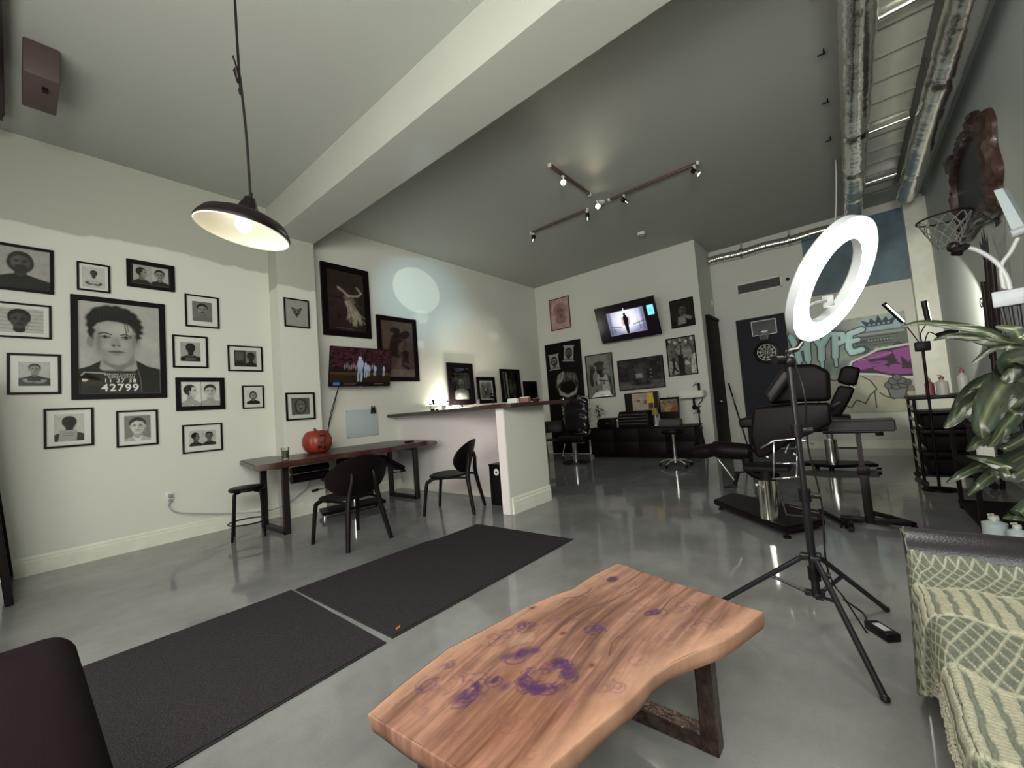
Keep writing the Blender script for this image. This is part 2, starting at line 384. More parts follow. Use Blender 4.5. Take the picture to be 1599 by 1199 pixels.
        s.line([(x+d+r*.07, y+r*.05), (x+d+r*.14, y-r*.25), (x+d-r*.04, y-r*.30)], r*.08, skin-55, .7, r*.05)
        s.ell(x+d, y-r*.52, r*.25, r*.07, skin-65, r*.05); s.ell(x+d, y-r*.68, r*.2, r*.05, skin-30, r*.06)
        if beard: s.ell(x+d, y-r*.75, r*.55, r*.42, hair, r*.12, beard); s.line([(x-r*.25, y-r*.42), (x+r*.25, y-r*.42)], r*.12, hair, beard)
    def profile(s, x, y, r, skin=150, hair=35, cloth=40, face=1):
        s.poly([(x-r*1.6, 0), (x-r*1.5, y-r*1.9), (x-r*.4*face, y-r*1.2), (x+r*.5*face, y-r*1.3), (x+r*1.5, y-r*2.0), (x+r*1.6, 0)], cloth, .01)
        s.poly([(x-r*.45, y-r*.3), (x-r*.5, y-r*1.4), (x+r*.4, y-r*1.5), (x+r*.4, y-r*.5)], skin-30, .01)
        f = face; s.ell(x-f*r*.12, y+r*.25, r*.82, r*.85, hair, .01)
        s.poly([(x+f*v[0]*r, y+v[1]*r) for v in ((.1, .7), (.55, .75), (.68, .3), (.66, .1), (.92, -.22), (.70, -.32), (.76, -.5), (.66, -.62), (.66, -.85), (.3, -.98), (-.15, -.6), (-.2, 0), (.05, .1))], skin, .01)
        s.ell(x-f*r*.12, y-r*.08, r*.13, r*.2, skin-25, .01); s.ell(x+f*r*.48, y+r*.08, r*.1, r*.05, 25, .01)
        s.line([(x+f*r*.35, y+r*.2), (x+f*r*.62, y+r*.24)], r*.08, hair)
    def put(s, name, w_, h_, y, m, parent, x0=0., z0=0., name_z=None):
        P = np.stack([s.X/s.a*w_-w_/2+x0, np.full(s.X.shape, y), s.Y*h_-h_/2+z0], -1)
        return colgrid(name, P, s.K, m, parent)
m_print = vcmat('printed_paper', .7, spec=.12)
m_screen = vcmat('lit_screen', .25, emit=1.1)
m_paint = vcmat('wall_graffiti', .6)
# ================================================================== THE ROOM
W, ZC, XB, XF, YR, X0 = 6.06, 4.27, 8.61, 9.7, -1.25, -1.1
YH = 2.10
def wallbox(name, x0, x1, y0, y1, z0, z1, m): return structure(MB().box(((x0+x1)/2, (y0+y1)/2, (z0+z1)/2), (x1-x0, y1-y0, z1-z0)).build(name, m))
wallbox('floor', X0-.1, XF+.1, YR-.1, W+.1, -.1, 0, m_floor)
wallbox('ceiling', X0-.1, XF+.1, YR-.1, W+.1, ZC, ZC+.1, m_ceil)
wallbox('wall_left', X0, XB, W, W+.1, 0, ZC, m_wall)
wallbox('wall_back', XB, XB+.1, YH+.001, W+.1, 0, ZC, m_wall2)
wallbox('wall_hall', XB+.1, XF, YH, YH+.1, 0, ZC, m_wall2)
wallbox('wall_far', XF, XF+.1, YR, YH+.1, 0, ZC, m_wall2)
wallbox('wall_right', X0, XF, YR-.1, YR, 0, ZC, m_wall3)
wallbox('wall_front', X0-.1, X0, YR-.1, W+.1, 0, ZC, m_wall2)
wallbox('wall_pilaster', 2.25, 2.76, 5.775, W, 0, 3.80, m_pil)
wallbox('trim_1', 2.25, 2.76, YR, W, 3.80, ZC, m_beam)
wallbox('wall_column', XF-.22, XF, -1.25, -.98, 0, 4.15, m_trim)
# blue-grey painted upper part of the far wall
wallbox('trim_2', XF-.03, XF, -.98, .44, 2.88, 4.12, mat('slate_blue_paint', (.075, .12, .15), .5, noise=.25, nscale=3))
# bar: long half wall and the short return that ends it
wallbox('wall_bar', 4.21, 4.33, 3.20, W, 0, 1.215, m_bar)
m_stub = wall_mat('bar_end_paint', (.60, .60, .53), None)
mb = MB(); mb.box((3.965, 3.14, .6075), (.79, .12, 1.215)); mb.box((3.565, 3.14, .6075), (.012, .11, 1.21), mi=1)
structure(mb.build('wall_bar_end', [m_stub, m_bar]))
def baseboard(name, p0, p1, nrm, h=.17):
    "stepped skirting from p0 to p1 standing off the wall towards nrm"
    p0 = Vector((*p0, 0)); p1 = Vector((*p1, 0)); n = Vector((*nrm, 0)); d = p1-p0; mb = MB()
    prof = [(0, 0), (.018, 0), (.018, h*.72), (.012, h*.78), (.012, h*.9), (.005, h), (0, h)]
    vs_ = [p + n*a + Vector((0, 0, z)) for p in (p0, p1) for a, z in prof]; k = len(prof)
    mb.add(vs_, [(i, (i+1) % k, k+(i+1) % k, k+i) for i in range(k)]+[tuple(range(k)), tuple(range(k, 2*k))])
    return structure(mb.build(name, m_trim))
baseboard('baseboard_left', (X0, W), (2.25, W), (0, -1)); baseboard('baseboard_pilaster', (2.25, 5.775), (2.76, 5.775), (0, -1))
baseboard('baseboard_desk', (2.76, W), (4.21, W), (0, -1)); baseboard('baseboard_tv', (4.33, W), (XB, W), (0, -1))
baseboard('baseboard_back', (XB, YH), (XB, W), (-1, 0)); baseboard('baseboard_bar', (4.21, 3.2), (4.21, W), (-1, 0), .06)
baseboard('baseboard_bar_end', (3.60, 3.08), (4.36, 3.08), (0, -1), .19); baseboard('baseboard_bar_side', (4.36, 3.08), (4.36, 3.2), (1, 0), .19)
baseboard('baseboard_far', (XF, -.98), (XF, YH), (-1, 0), .14); baseboard('baseboard_right', (X0, YR), (XF, YR), (0, 1))
# door in the hall wall
m_door = mat('dark_door_paint', (.008, .004, .004), .6, spec=.12)
d = structure(thing('door_1', '', '', (9.40, YH-.002, 0))); del d['label'], d['category']
MB().box((0, -.03, 1.36), (.98, .04, 2.70)).box((-.51, -.035, 1.37), (.06, .07, 2.74)).box((.51, -.035, 1.37), (.06, .07, 2.74)).box((0, -.035, 2.75), (1.08, .07, .06)).build('door_leaf', m_door, d)
MB().ell((-.38, -.09, 1.02), (.03, .03, .03)).cyl((-.38, -.05, 1.02), (-.38, -.085, 1.02), .012).build('door_handle', m_steel, d)
# far wall: tall dark panel, vent
d = structure(thing('door_2', '', '', (XF-.002, 1.28, 0), -90)); del d['label'], d['category']
MB().box((0, -.02, 1.34), (.86, .04, 2.66)).build('door_leaf', mat('blue_black_panel', (.014, .015, .021), .6, spec=.2), d)
d = structure(thing('window_1', '', '', (X0, 2.9, 0))); del d['label'], d['category']
mb = MB()
for y in (-2.35, -.8, .8, 2.35): mb.box((.02, y, 1.75), (.06, .06, 2.4))
for z in (.56, 2.94): mb.box((.02, 0, z), (.06, 4.76, .06))
mb.build('window_frame', m_black, d)

# air grille, sensors, switches
t = thing('air_grille', 'long grey louvred air grille set high on the far wall', 'vent', (XF-.003, 1.23, 3.31), -90)
mb = MB()
for x in (-.39, .39): mb.box((x, -.01, 0), (.03, .02, .24))
for z in (-.105, .105): mb.box((0, -.01, z), (.78, .02, .03))
mb.build('frame', m_trim, t)
mb = MB()
for i in range(9): mb.box((0, -.008, -.08+i*.02), (.74, .014, .004), (35, 0, 0))
mb.build('louvres', m_steel, t)
MB().box((0, -.001, 0), (.75, .002, .18)).build('backing', mat('vent_shadow', (.12, .11, .11), .8), t)
o = MB().ell((0, 0, 0), (.03, .03, .03)).cyl((0, 0, 0), (0, .05, 0), .02).build('wall_sensor', m_darksteel); o.location = (XF-.045, .725, 3.31); o.rotation_euler = (0, 0, R(-90))
tag(o, 'small dark round sensor on the far wall right of the air grille', 'sensor')
o = MB().box((0, 0, 0), (.07, .02, .115), bev=.004).box((0, -.012, 0), (.03, .012, .05)).build('light_switch', m_whitep); o.location = (9.52, YH-.012, 3.12)
tag(o, 'small white wall box on the hall wall above the dark door', 'switch')

# smoke detector
t = thing('smoke_detector', 'small round white smoke detector on the ceiling behind the track lights', 'smoke detector', (7.43, 2.70, ZC))
MB().lathe([(0, -.001), (.075, -.001), (.075, -.025), (.06, -.045), (.03, -.05), (0, -.05)]).build('body', m_whitep, t)
MB().lathe([(.058, -.0455), (.062, -.044), (.05, -.052), (.046, -.0495)]).build('vent_ring', m_greyp, t)

# ------------------------------------------------------------------ ceiling ducts
def duct(name, label, y, z, r, x0, x1, bands):
    t = thing(name, label, 'duct', ((x0+x1)/2, y, z)); n = 220; pts = []; rad = []
    for i in range(n+1):
        x = x0+(x1-x0)*i/n; k = min([abs(x-b) for b in bands]+[9]); s = 1-.22*math.exp(-(k/.05)**2)
        pts.append((x, y, z+.006*math.sin(x*3.1))); rad.append(r*s*(1+.006*math.sin(x*47)+.02*math.sin(x*9)+.012*math.sin(x*17+1)))
    MB().tube(pts, rad, 28).build('sleeve', m_foil, t, world=True)
    for b in bands:
        MB().cyl((b-.012, y, z), (b+.012, y, z), r*.83, n=28).tube([(b, y-r*.8, z+.05), (b, y-r*.9, ZC-.002)], .006).tube([(b, y+r*.8, z+.05), (b, y+r*.9, ZC-.002)], .006).build('strap', m_deckj, t, world=True)
    return t
duct('foil_duct', 'crinkled silver foil duct along the ceiling, nearer the middle of the room', -.335, 4.06, .125, 2.9, 9.0, [3.2, 6.1, 7.2, 8.2])
duct('foil_duct', 'crinkled silver foil duct along the ceiling, against the right wall', -.99, 4.06, .135, 2.9, 8.9, [5.6, 7.9])
t = thing('foil_pipe', 'thin silver foil pipe running along the top of the far wall', 'duct', (XF-.12, .7, 4.04))
pts = [(XF-.12, 2.08-i*.012, 4.04+.01*math.sin(i*.09)) for i in range(200)]
MB().tube(pts, [.085*(1+.03*math.sin(i*1.9)+.02*math.sin(i*.7)) for i in range(200)], 24).build('sleeve', m_foil, t, world=True)
for y in (1.45, .62): MB().cyl((XF-.12, y+.02, 4.04), (XF-.12, y-.02, 4.04), .098, n=24).box((XF-.06, y, 4.14), (.02, .03, .26)).build('clamp', m_steel, t, world=True)
t = thing('metal_deck', 'wide shiny sheet metal trunking between the two ceiling ducts', 'duct', (5.8, -.66, 4.2))
MB().box((5.8, -.655, 4.235), (5.9, .36, .06), bev=.01).build('sheet', m_deck, t, world=True)
for i in range(15): MB().box((3.1+i*.41, -.655, 4.200), (.014, .36, .012)).build('joint', m_deckj, t, world=True)
for x in (4.55, 6.55, 8.2): MB().tube([(x, -.48, 4.17), (x-.02, -.83, 4.17)], .022, 10).tube([(x, -.475, 4.17), (x, -.475, 4.26)], .008).tube([(x-.02, -.835, 4.17), (x-.02, -.835, 4.26)], .008).build('cross_bar', m_foil, t, world=True)
for i, x in enumerate((3.3, 4.0, 4.75, 5.6, 6.5)):
    o = MB().box((0, 0, -.02), (.03, .012, .04)).cyl((0, -.01, -.035), (0, .05, -.035), .007).build('ceiling_hook', m_black); o.location = (x, -.12, ZC)
    tag(o, ['black ceiling hook beside the foil duct, nearest the camera', 'black ceiling hook beside the foil duct, second from the camera', 'black ceiling hook beside the foil duct, middle of the five', 'black ceiling hook beside the foil duct, second from the far end', 'black ceiling hook beside the foil duct, farthest from the camera'][i], 'hook', 'black hooks along the duct')
o = MB().tube([(7.2, -.16, 4.26), (7.22, -.13, 3.9), (7.3, -.08, 3.5), (7.34, 0.0, 3.15)], .009, 8, sub=8).build('white_cable', m_whitep); tag(o, 'white cable hanging down from the ceiling beside the foil duct', 'cable')

# bulkhead box by the storefront, upper left
t = thing('bulkhead_speaker', 'brown boxy fitting hung under the ceiling in the upper left corner', 'box', (.14, 4.75, ZC))
MB().box((0, 0, -.14), (.19, .50, .27), bev=.01).build('housing', mat('brown_fitting', (.07, .045, .042), .6), t)
MB().box((.02, -.1, -.285), (.03, .05, .02)).build('bracket', m_black, t)
t = thing('roller_blind', 'dark rolled blind hung by the storefront at the upper left edge', 'blind', (-.12, 4.4, ZC))
MB().cyl((0, -1.2, -.1), (0, 1.15, -.1), .075, n=20).box((0, -1.22, -.08), (.12, .02, .16)).box((0, 1.17, -.08), (.12, .02, .16)).build('roll', mat('brown_blind', (.05, .028, .026), .8), t)

# ------------------------------------------------------------------ track lights
def track(label, a, b):
    a = Vector(a); b = Vector(b); t = thing('light_track', label, 'light track', (*(a+b).xy/2, ZC), math.degrees(math.atan2(*(b-a).yx)))
    L = (b-a).length
    MB().box((0, 0, -.02), (L, .035, .036), bev=.004).build('rail', mat('track_brown', (.09, .05, .045), .4), t)
    for s_ in (-1, 1): MB().box((s_*(L/2+.015), 0, -.021), (.03, .045, .042), bev=.004).build('end_cap', m_whitep, t)
    return t
track('long dark ceiling light track on the right, with two spot heads', (5.77, 1.27, 0), (5.77, 2.52, 0))
track('dark ceiling light track on the left, ending near the television wall', (5.79, 2.93, 0), (5.79, 4.03, 0))
track('short dark ceiling light track pointing toward the camera', (4.36, 2.66, 0), (5.38, 2.66, 0))
m_bulb = mat('lit_bulb', (1, .9, .75), .3, emit=(1, .86, .62, 30)); m_bulb2 = mat('lit_lens', (1, .95, .85), .3, emit=(1, .9, .75, 6))
def spot_head(label, x, y, aim, on):
    t = thing('spot_head', label, 'spotlight', (x, y, ZC-.04), 0, 'track light heads')
    MB().cyl((0, 0, 0), (0, 0, -.06), .011, n=10).box((0, 0, -.004), (.05, .03, .012)).build('stem', m_whitep, t)
    a = Vector(aim).normalized(); p = Vector((0, 0, -.085)); q = a.to_track_quat('Z', 'Y').to_euler()
    e = [math.degrees(v) for v in q]
    MB().lathe([(0, -.055), (.026, -.052), (.032, -.03), (.032, .012)], p, 20, e).build('back_shell', m_black, t)
    MB().lathe([(.032, .012), (.034, .012), (.038, .045), (.038, .06), (.032, .06), (.030, .02)], p, 20, e).build('collar', m_steel, t)
    MB().lathe([(0, .052), (.034, .052), (.034, .048), (0, .048)], p, 20, e).build('bulb', m_bulb if on == 2 else (m_bulb2 if on else m_whitep), t)
    if on:
        light('spot_head_light', 'SPOT', Vector((x, y, ZC-.04))+p+a*.075, Vector((x, y, ZC-.04))+p+a*2, 60 if on == 2 else 40, (1, .86, .66), .03, spot=80, blend=.8)
spot_head('lit spot head on the short track, glaring at the camera', 4.66, 2.66, (-.75, -.35, -.45), 2)
spot_head('brightest lit spot head where the ceiling tracks meet', 5.62, 2.66, (-.8, -.4, -.4), 2)
spot_head('spot head on the left track, next to the glaring middle lamp', 5.79, 2.93, (.3, .2, -.9), 0)
spot_head('spot head at the far left end of the tracks, aimed down', 5.79, 4.0, (.2, .5, -.9), 1)
spot_head('spot head on the right track, next to the glaring middle lamp', 5.77, 2.30, (.6, -.5, -.6), 0)
spot_head('lit spot head at the right end of the tracks', 5.77, 1.30, (.2, -.7, -.7), 1)
# junction plate where they meet
o = MB().lathe([(0, 0), (.07, 0), (.07, -.02), (.05, -.03), (0, -.03)]).build('ceiling_plate', m_whitep); o.location = (5.77, 2.68, ZC-.001); tag(o, 'round white ceiling plate where the three light tracks meet', 'ceiling plate')

# ------------------------------------------------------------------ pendant lamp
t = thing('pendant_lamp', 'black metal dome pendant lamp with white inside and glowing bulb', 'pendant lamp', (.748, 2.3, 2.215))
TLT = (7, 9, 0)
prof = [(.045, .115), (.05, .10), (.075, .088), (.13, .075), (.185, .048), (.205, .018), (.213, 0), (.211, -.012)]
MB().lathe(prof, rot=TLT, n=48).build('shade', m_black, t)
MB().lathe([(max(r-.004, 0), z-.004) for r, z in prof[1:]]+[(.211, -.012)], rot=TLT, n=48).build('shade_lining', mat('shade_enamel', (.60, .585, .50), .4), t)
MB().lathe([(0, .175), (.025, .172), (.030, .155), (.044, .125), (.048, .10)], rot=TLT, n=24).build('socket_cap', m_black, t)
MB().lathe([(0, .205), (.008, .203), (.010, .17)], rot=TLT, n=12).build('cord_grip', m_black, t)
MB().ell((0, 0, .030), (.036, .036, .045)).cyl((0, 0, .07), (0, 0, .10), .016).build('bulb', mat('pendant_bulb', (1, .95, .85), .3, emit=(1, .9, .7, 11)), t)
MB().tube([(.028, -.022, .2), (.022, -.02, .5), (.012, 0, .8), (.006, 0, .88), (.0, 0, 1.3), (-.004, 0, 2.05)], .0065, 8, sub=6).build('cord', m_matte, t)
MB().tube([(-.012, -.01, .86), (.0, 0, .82), (.014, .012, .80), (.012, .006, .74), (.006, 0, .76)], .008, 8, sub=4).tube([(0, 0, .86), (-.03, -.03, .905)], .005).box((0, .004, .83), (.02, .016, .06), (10, -20, 0)).build('cord_knot', m_black, t)
# ================================================================== PICTURES
def picture(label, c, w_, h_, wall, art, fw=.02, mw=.0, depth=.022, tilt=0., fm=None, name='picture_frame', group=None, cat='picture', fx=None, res=100, lean=0., board=None):
    "framed print: c is the (across, up) centre on the wall; wall is 'L' (left wall), 'P' (pilaster) or 'B' (back wall)"
    if wall == 'L': loc, rz = (c[0], W-.004, c[1]), 0
    elif wall == 'P': loc, rz = (c[0], 5.771, c[1]), 0
    elif wall == 'B': loc, rz = (XB-.004, c[0], c[1]), -90
    else: loc, rz = wall, 0
    t = thing(name, label, cat, loc, rz, group); t.rotation_euler = (R(lean), R(tilt), R(rz))
    if wall in ('L', 'P') and fw < .02: fw *= 1.3
    fm = fm or m_frame; mb = MB(); d2 = depth/2
    for s_ in (-1, 1):
        mb.prism([(s_*w_/2, -h_/2), (s_*w_/2, h_/2), (s_*(w_/2-fw), h_/2-fw), (s_*(w_/2-fw), -h_/2+fw)], 0, depth, Matrix.Rotation(R(90), 4, 'X'), bev=.0015, smooth=False)
        mb.prism([(-w_/2, s_*h_/2), (w_/2, s_*h_/2), (w_/2-fw, s_*(h_/2-fw)), (-w_/2+fw, s_*(h_/2-fw))], 0, depth, Matrix.Rotation(R(90), 4, 'X'), bev=.0015, smooth=False)
    mb.build('frame', fm, t)
    iw, ih = w_-2*fw, h_-2*fw
    MB().box((0, -.004, 0), (iw, .004, ih)).build('mat_board', board or m_matboard, t)
    mx, mz = mw if isinstance(mw, tuple) else (mw, mw)
    pw, ph = iw-2*mx, ih-2*mz
    p = Paint(pw, ph, res); art(p); p.put('print', pw, ph, -.0075, m_print, t)
    MB().box((0, -.012, 0), (iw, .002, ih)).build('glass_pane', m_glass, t)
    if fx: fx(t, pw, ph)
    return t
def txt(s_, size, x, z, y, m, parent, name='lettering', bold=0., align='CENTER', ext=.0004, rot=(90, 0, 0), spacing=1.):
    cu = bpy.data.curves.new(name, 'FONT'); cu.body = s_; cu.size = size; cu.align_x = align; cu.extrude = ext; cu.offset = bold; cu.space_character = spacing
    o = bpy.data.objects.new('tmp_text', cu); C.objects.link(o)
    dg = bpy.context.evaluated_depsgraph_get(); me = bpy.data.meshes.new_from_object(o.evaluated_get(dg)); bpy.data.objects.remove(o); bpy.data.curves.remove(cu)
    me.name = name; M_ = Matrix.Translation((x, y, z)) @ Euler([R(a) for a in rot]).to_matrix().to_4x4(); me.transform(M_)
    me.materials.clear(); me.materials.append(m); q = bpy.data.objects.new(name, me); C.objects.link(q)
    if parent is not None: q.parent = parent
    return q
m_letter = mat('white_lettering', (.62, .62, .56), .6)

def a_big(p):
    p.noise(.10, 6, 3); K0 = p.K.copy()
    p.K[:] = p.col(158); p.noise(.12, 7, 3)
    a = p.a; x = a*.47; s = 1.0
    p.poly([(0, 0), (0, .27), (.12*a, .30), (.27*a, .37), (.70*a, .37), (.84*a, .31), (a, .28), (a, 0)], 30, .006)
    p.poly([(.26*a, .37), (.24*a, .28), (.50*a, .12), (.70*a, .28), (.68*a, .38)], 150, .006)
    p.poly([(.29*a, .46), (.28*a, .34), (.47*a, .24), (.67*a, .34), (.66*a, .46)], 118, .012)
    p.ell(.14*a, .565, .045*a, .065, 128, .01); p.ell(.715*a, .575, .035*a, .05, 138, .01)
    p.poly([(.10*a, .80), (.12*a, .63), (.18*a, .58), (.5*a, .6), (.70*a, .57), (.75*a, .70), (.735*a, .80), (.64*a, .90), (.48*a, .955), (.26*a, .955), (.14*a, .89)], 38, .012)
    p.poly([(.175*a, .72), (.18*a, .55), (.235*a, .42), (.36*a, .335), (.47*a, .315), (.57*a, .345), (.66*a, .45), (.69*a, .58), (.685*a, .68), (.62*a, .765), (.5*a, .80), (.33*a, .80), (.22*a, .765)], 152, .015)
    p.ell(.27*a, .48, .07*a, .11, 128, .08, .8, 15); p.ell(.62*a, .5, .05*a, .13, 128, .08, .7)
    p.ell(.42*a, .70, .16*a, .06, 170, .08, .6)
    p.poly([(.16*a, .84), (.2*a, .78), (.33*a, .815), (.46*a, .80), (.6*a, .77), (.68*a, .69), (.70*a, .78), (.6*a, .87), (.3*a, .9)], 36, .015)
    for hx, hy, hr in ((.15, .84, .05), (.13, .76, .035), (.14, .68, .03), (.22, .91, .05), (.33, .945, .045), (.45, .955, .04), (.56, .93, .045), (.65, .885, .045), (.71, .83, .04), (.745, .765, .035), (.75, .70, .03), (.73, .64, .025)): p.ell(.44*a+(hx-.44)*a*.96, .62+(hy-.62)*.97, hr*1.15, hr*.9, 34, .018, 1, 60-hx*120)
    p.poly([(.17*a, .74), (.22*a, .80), (.36*a, .845), (.5*a, .835), (.62*a, .79), (.69*a, .70), (.72*a, .76), (.66*a, .86), (.4*a, .90), (.2*a, .87)], 34, .012)
    p.ell(.235*a, .60, .02*a, .07, 90, .03, .7); p.ell(.665*a, .60, .02*a, .07, 95, .03, .7); p.ell(.52*a, .72, .10*a, .05, 172, .05, .6); p.ell(.33*a, .52, .05*a, .03, 165, .04, .6); p.ell(.55*a, .54, .05*a, .04, 162, .04, .6)
    for i in range(13): p.line([((.17+.042*i)*a, .83-.02*math.sin(i)), ((.19+.038*i)*a, .89+.03*math.sin(i*.4)), ((.24+.035*i)*a, .935)], .007, 66, .5, .01)
    p.line([(.55*a, .80), (.56*a, .72), (.575*a, .66)], .012, 60, .8); p.line([(.58*a, .80), (.595*a, .69)], .009, 60, .7)
    p.line([(.24*a, .655), (.30*a, .672), (.38*a, .652)], .016, 62, .9); p.line([(.50*a, .652), (.56*a, .662), (.63*a, .638)], .014, 66, .85)
    for ex in (.31, .565):
        p.ell(ex*a, .622, .055*a, .016, 105, .012); p.ell(ex*a, .624, .020*a, .017, 45, .006); p.line([((ex-.06)*a, .625), (ex*a, .641), ((ex+.06)*a, .622)], .007, 60, .9)
    p.ell(.42*a, .565, .045*a, .05, 130, .03, .6); p.line([(.455*a, .61), (.475*a, .545)], .02, 125, .6, .02)
    p.ell(.41*a, .532, .022*a, .010, 70, .008); p.ell(.475*a, .532, .02*a, .009, 82, .008)
    p.ell(.445*a, .462, .085*a, .016, 92, .010); p.line([(.35*a, .462), (.44*a, .468), (.54*a, .46)], .005, 60); p.ell(.445*a, .435, .05*a, .01, 122, .015)
    p.poly([(.23*a, 0), (.24*a, .255), (.68*a, .255), (.74*a, 0)], 52, .01)
    p.line([(.03*a, .20), (.07*a, .235), (.3*a, .225)], .012, 150); p.line([(.69*a, .33), (.74*a, .16), (.75*a, .02)], .006, 110)
def fx_big(t, pw, ph):
    y = -.0092
    txt('BERGEN COUNTY', .027, -.01, ph*(.205-.5), y, m_letter, t, spacing=1.15)
    txt("SHERIFF'S OFFICE", .027, 0, ph*(.175-.5), y, m_letter, t, spacing=1.05)
    txt('11 27 38', .058, -.01, ph*(.128-.5), y, m_letter, t, bold=.0008, spacing=1.25)
    txt('42799', .108, -.01, ph*(.033-.5), y, m_letter, t, bold=.002, spacing=1.12)
def a_head(**k):
    bg = k.pop('bg', 165); fx_ = k.pop('fx_', None); x = k.pop('x', .5); y = k.pop('y', .62); r = k.pop('r', .24)
    def f(p):
        p.K[:] = p.col(bg); p.noise(.08, 6, 11)
        if fx_ == 'lines':
            for i in range(6): p.line([(0, .15+i*.15), (p.a, .15+i*.15)], .035, bg-35, .7)
        p.head(p.a*x, y, r, **k)
        if fx_ == 'slate': p.rect(p.a*.18, .02, p.a*.82, .27, 40); p.line([(p.a*.25, .17), (p.a*.75, .17)], .03, 120, .7); p.line([(p.a*.25, .09), (p.a*.75, .09)], .03, 120, .7)
        if fx_ == 'card': p.poly([(p.a*.12, .0), (p.a*.2, .42), (p.a*.78, .40), (p.a*.74, 0)], 150); p.line([(p.a*.28, .3), (p.a*.66, .29)], .012, 95); p.line([(p.a*.28, .22), (p.a*.66, .21)], .012, 95)
        if fx_ == 'arms': p.ell(p.a*.3, .22, p.a*.18, .08, k.get('skin', 150), .02, 1, -10); p.ell(p.a*.68, .2, p.a*.2, .08, k.get('skin', 150), .02, 1, 10); p.rect(p.a*.28, .2, p.a*.7, .36, k['cloth']-8)
        p.noise(.08, 30, 5)
    return f
def a_pair(skin=140, hair=35, cloth=45, bg=165, bg2=165, dark=0):
    def f(p):
        p.K[:] = p.col(bg); p.rect(p.a*.5, 0, p.a, 1, bg2)
        K = p.K.copy(); p.profile(p.a*.24, .60, .26, skin, hair, cloth); A = p.K.copy(); p.K = K; p.head(p.a*.74, .60, .25, skin, hair, cloth, sh=1.7)
        m = (p.X < p.a*.5)[..., None]; p.K = np.where(m, A, p.K); p.line([(p.a*.5, 0), (p.a*.5, 1)], .012, 40 if dark else 120)
        p.noise(.1, 20, 8)
    return f
G = 'framed photographs on the left wall'
picture('large black-framed portrait of a dark-bearded person in black, top left corner', (.040, 2.921), .43, .453, 'L', a_head(bg=150, skin=88, hair=45, cloth=24, beard=.95, hairtype=2, y=.66, r=.22, sh=2.4), .026, 0, group=G)
picture('small black-framed photo of a person in a pale shirt, right of the bearded portrait', (.538, 2.929), .25, .304, 'L', a_head(bg=172, skin=75, hair=30, cloth=170, fx_='arms', y=.68, r=.14), .013, .022, group=G)
picture('wide thick-framed photo of two suited men at the top, second row edge', (1.004, 3.042), .421, .313, 'L', a_pair(skin=130, hair=30, cloth=35, bg=150, bg2=160), .036, (.02, .012), group=G, board=m_frame)
picture('framed face on ruled background at the left edge, below the bearded portrait', (.03, 2.408), .412, .339, 'L', a_head(bg=165, skin=75, hair=40, cloth=165, fx_='lines', y=.56, r=.36), .013, .035, group=G)
picture('biggest frame on the left wall, portrait of a young man with number 42799', (.738, 2.178), .749, 1.087, 'L', a_big, .052, 0, .03, group=G, fx=fx_big, res=240)
picture('small square frame of a smiling moustached man, right of the big portrait top', (1.477, 2.688), .344, .399, 'L', a_head(bg=110, skin=135, hair=35, cloth=105, beard=.35, y=.6, r=.27), .013, (.055, .06), group=G)
picture('small frame of a dark figure holding a name slate, right of the big portrait', (1.347, 2.181), .343, .391, 'L', a_head(bg=150, skin=50, hair=28, cloth=32, shirt=130, fx_='slate', y=.66, r=.24), .015, (.055, .06), group=G)
picture('small frame of a man holding a board, at the left below the ruled face', (.124, 1.893), .343, .395, 'L', a_head(bg=165, skin=135, hair=35, cloth=35, fx_='arms', y=.7, r=.20, sh=2.6), .016, (.05, .06), group=G)
picture('wide thick black frame with a profile and front pair of photos, lit by reflection', (1.437, 1.672), .485, .395, 'L', a_pair(skin=175, hair=40, cloth=150, bg=190, bg2=185, dark=1), .046, .006, group=G, board=m_frame)
picture('frame of a figure behind a pale card, lower left below the big portrait', (.348, 1.357), .343, .390, 'L', a_head(bg=170, skin=40, hair=25, cloth=60, fx_='card', y=.66, r=.22), .015, (.05, .04), group=G)
picture('frame of an older suited man, bottom row under the big portrait', (.858, 1.308), .342, .392, 'L', a_head(bg=120, skin=180, hair=60, cloth=160, shirt=190, y=.58, r=.30), .014, (.045, .04), group=G)
picture('wide frame of two dark portraits, lowest frame on the left wall', (1.441, 1.139), .396, .337, 'L', a_pair(skin=105, hair=28, cloth=40, bg=170, bg2=170), .013, (.05, .06), group=G)
picture('wide small frame with a building and a seated figure, nearest the pilaster', (1.927, 2.124), .400, .336, 'L', lambda p: (a_pair(skin=70, hair=28, cloth=35, bg=60, bg2=120, dark=1)(p), p.rect(0, 0, p.a*.47, 1, 62), p.rect(p.a*.05, .4, p.a*.4, .9, 90), p.rect(0, .1, p.a*.45, .25, 35)), .013, (.055, .045), group=G)
picture('smallest frame, dark-haired person on white, just left of the pilaster', (1.998, 1.618), .254, .301, 'L', a_head(bg=185, skin=150, hair=22, cloth=40, hairtype=2, y=.62, r=.24), .012, (.035, .04), group=G)
def a_mask(p):
    p.K[:] = p.col(152); x = p.a*.5
    p.poly([(x-.17, .68), (x-.10, .70), (x, .66), (x+.10, .70), (x+.17, .68), (x+.13, .5), (x, .35), (x-.13, .5)], 95, .01); p.ell(x-.15, .68, .04, .04, 60); p.ell(x+.15, .68, .04, .04, 60)
    p.ell(x-.06, .58, .03, .02, 30); p.ell(x+.06, .58, .03, .02, 30); p.ell(x, .47, .05, .05, 45, .02); p.ell(x, .56, .02, .04, 130, .02); p.line([(x, .4), (x-.01, .33)], .01, 40)
picture('thin black frame of a small ink sketch of a mask, upper frame on the pilaster', (2.480, 2.740), .333, .400, 'P', a_mask, .013, 0, group='framed drawings on the pilaster')
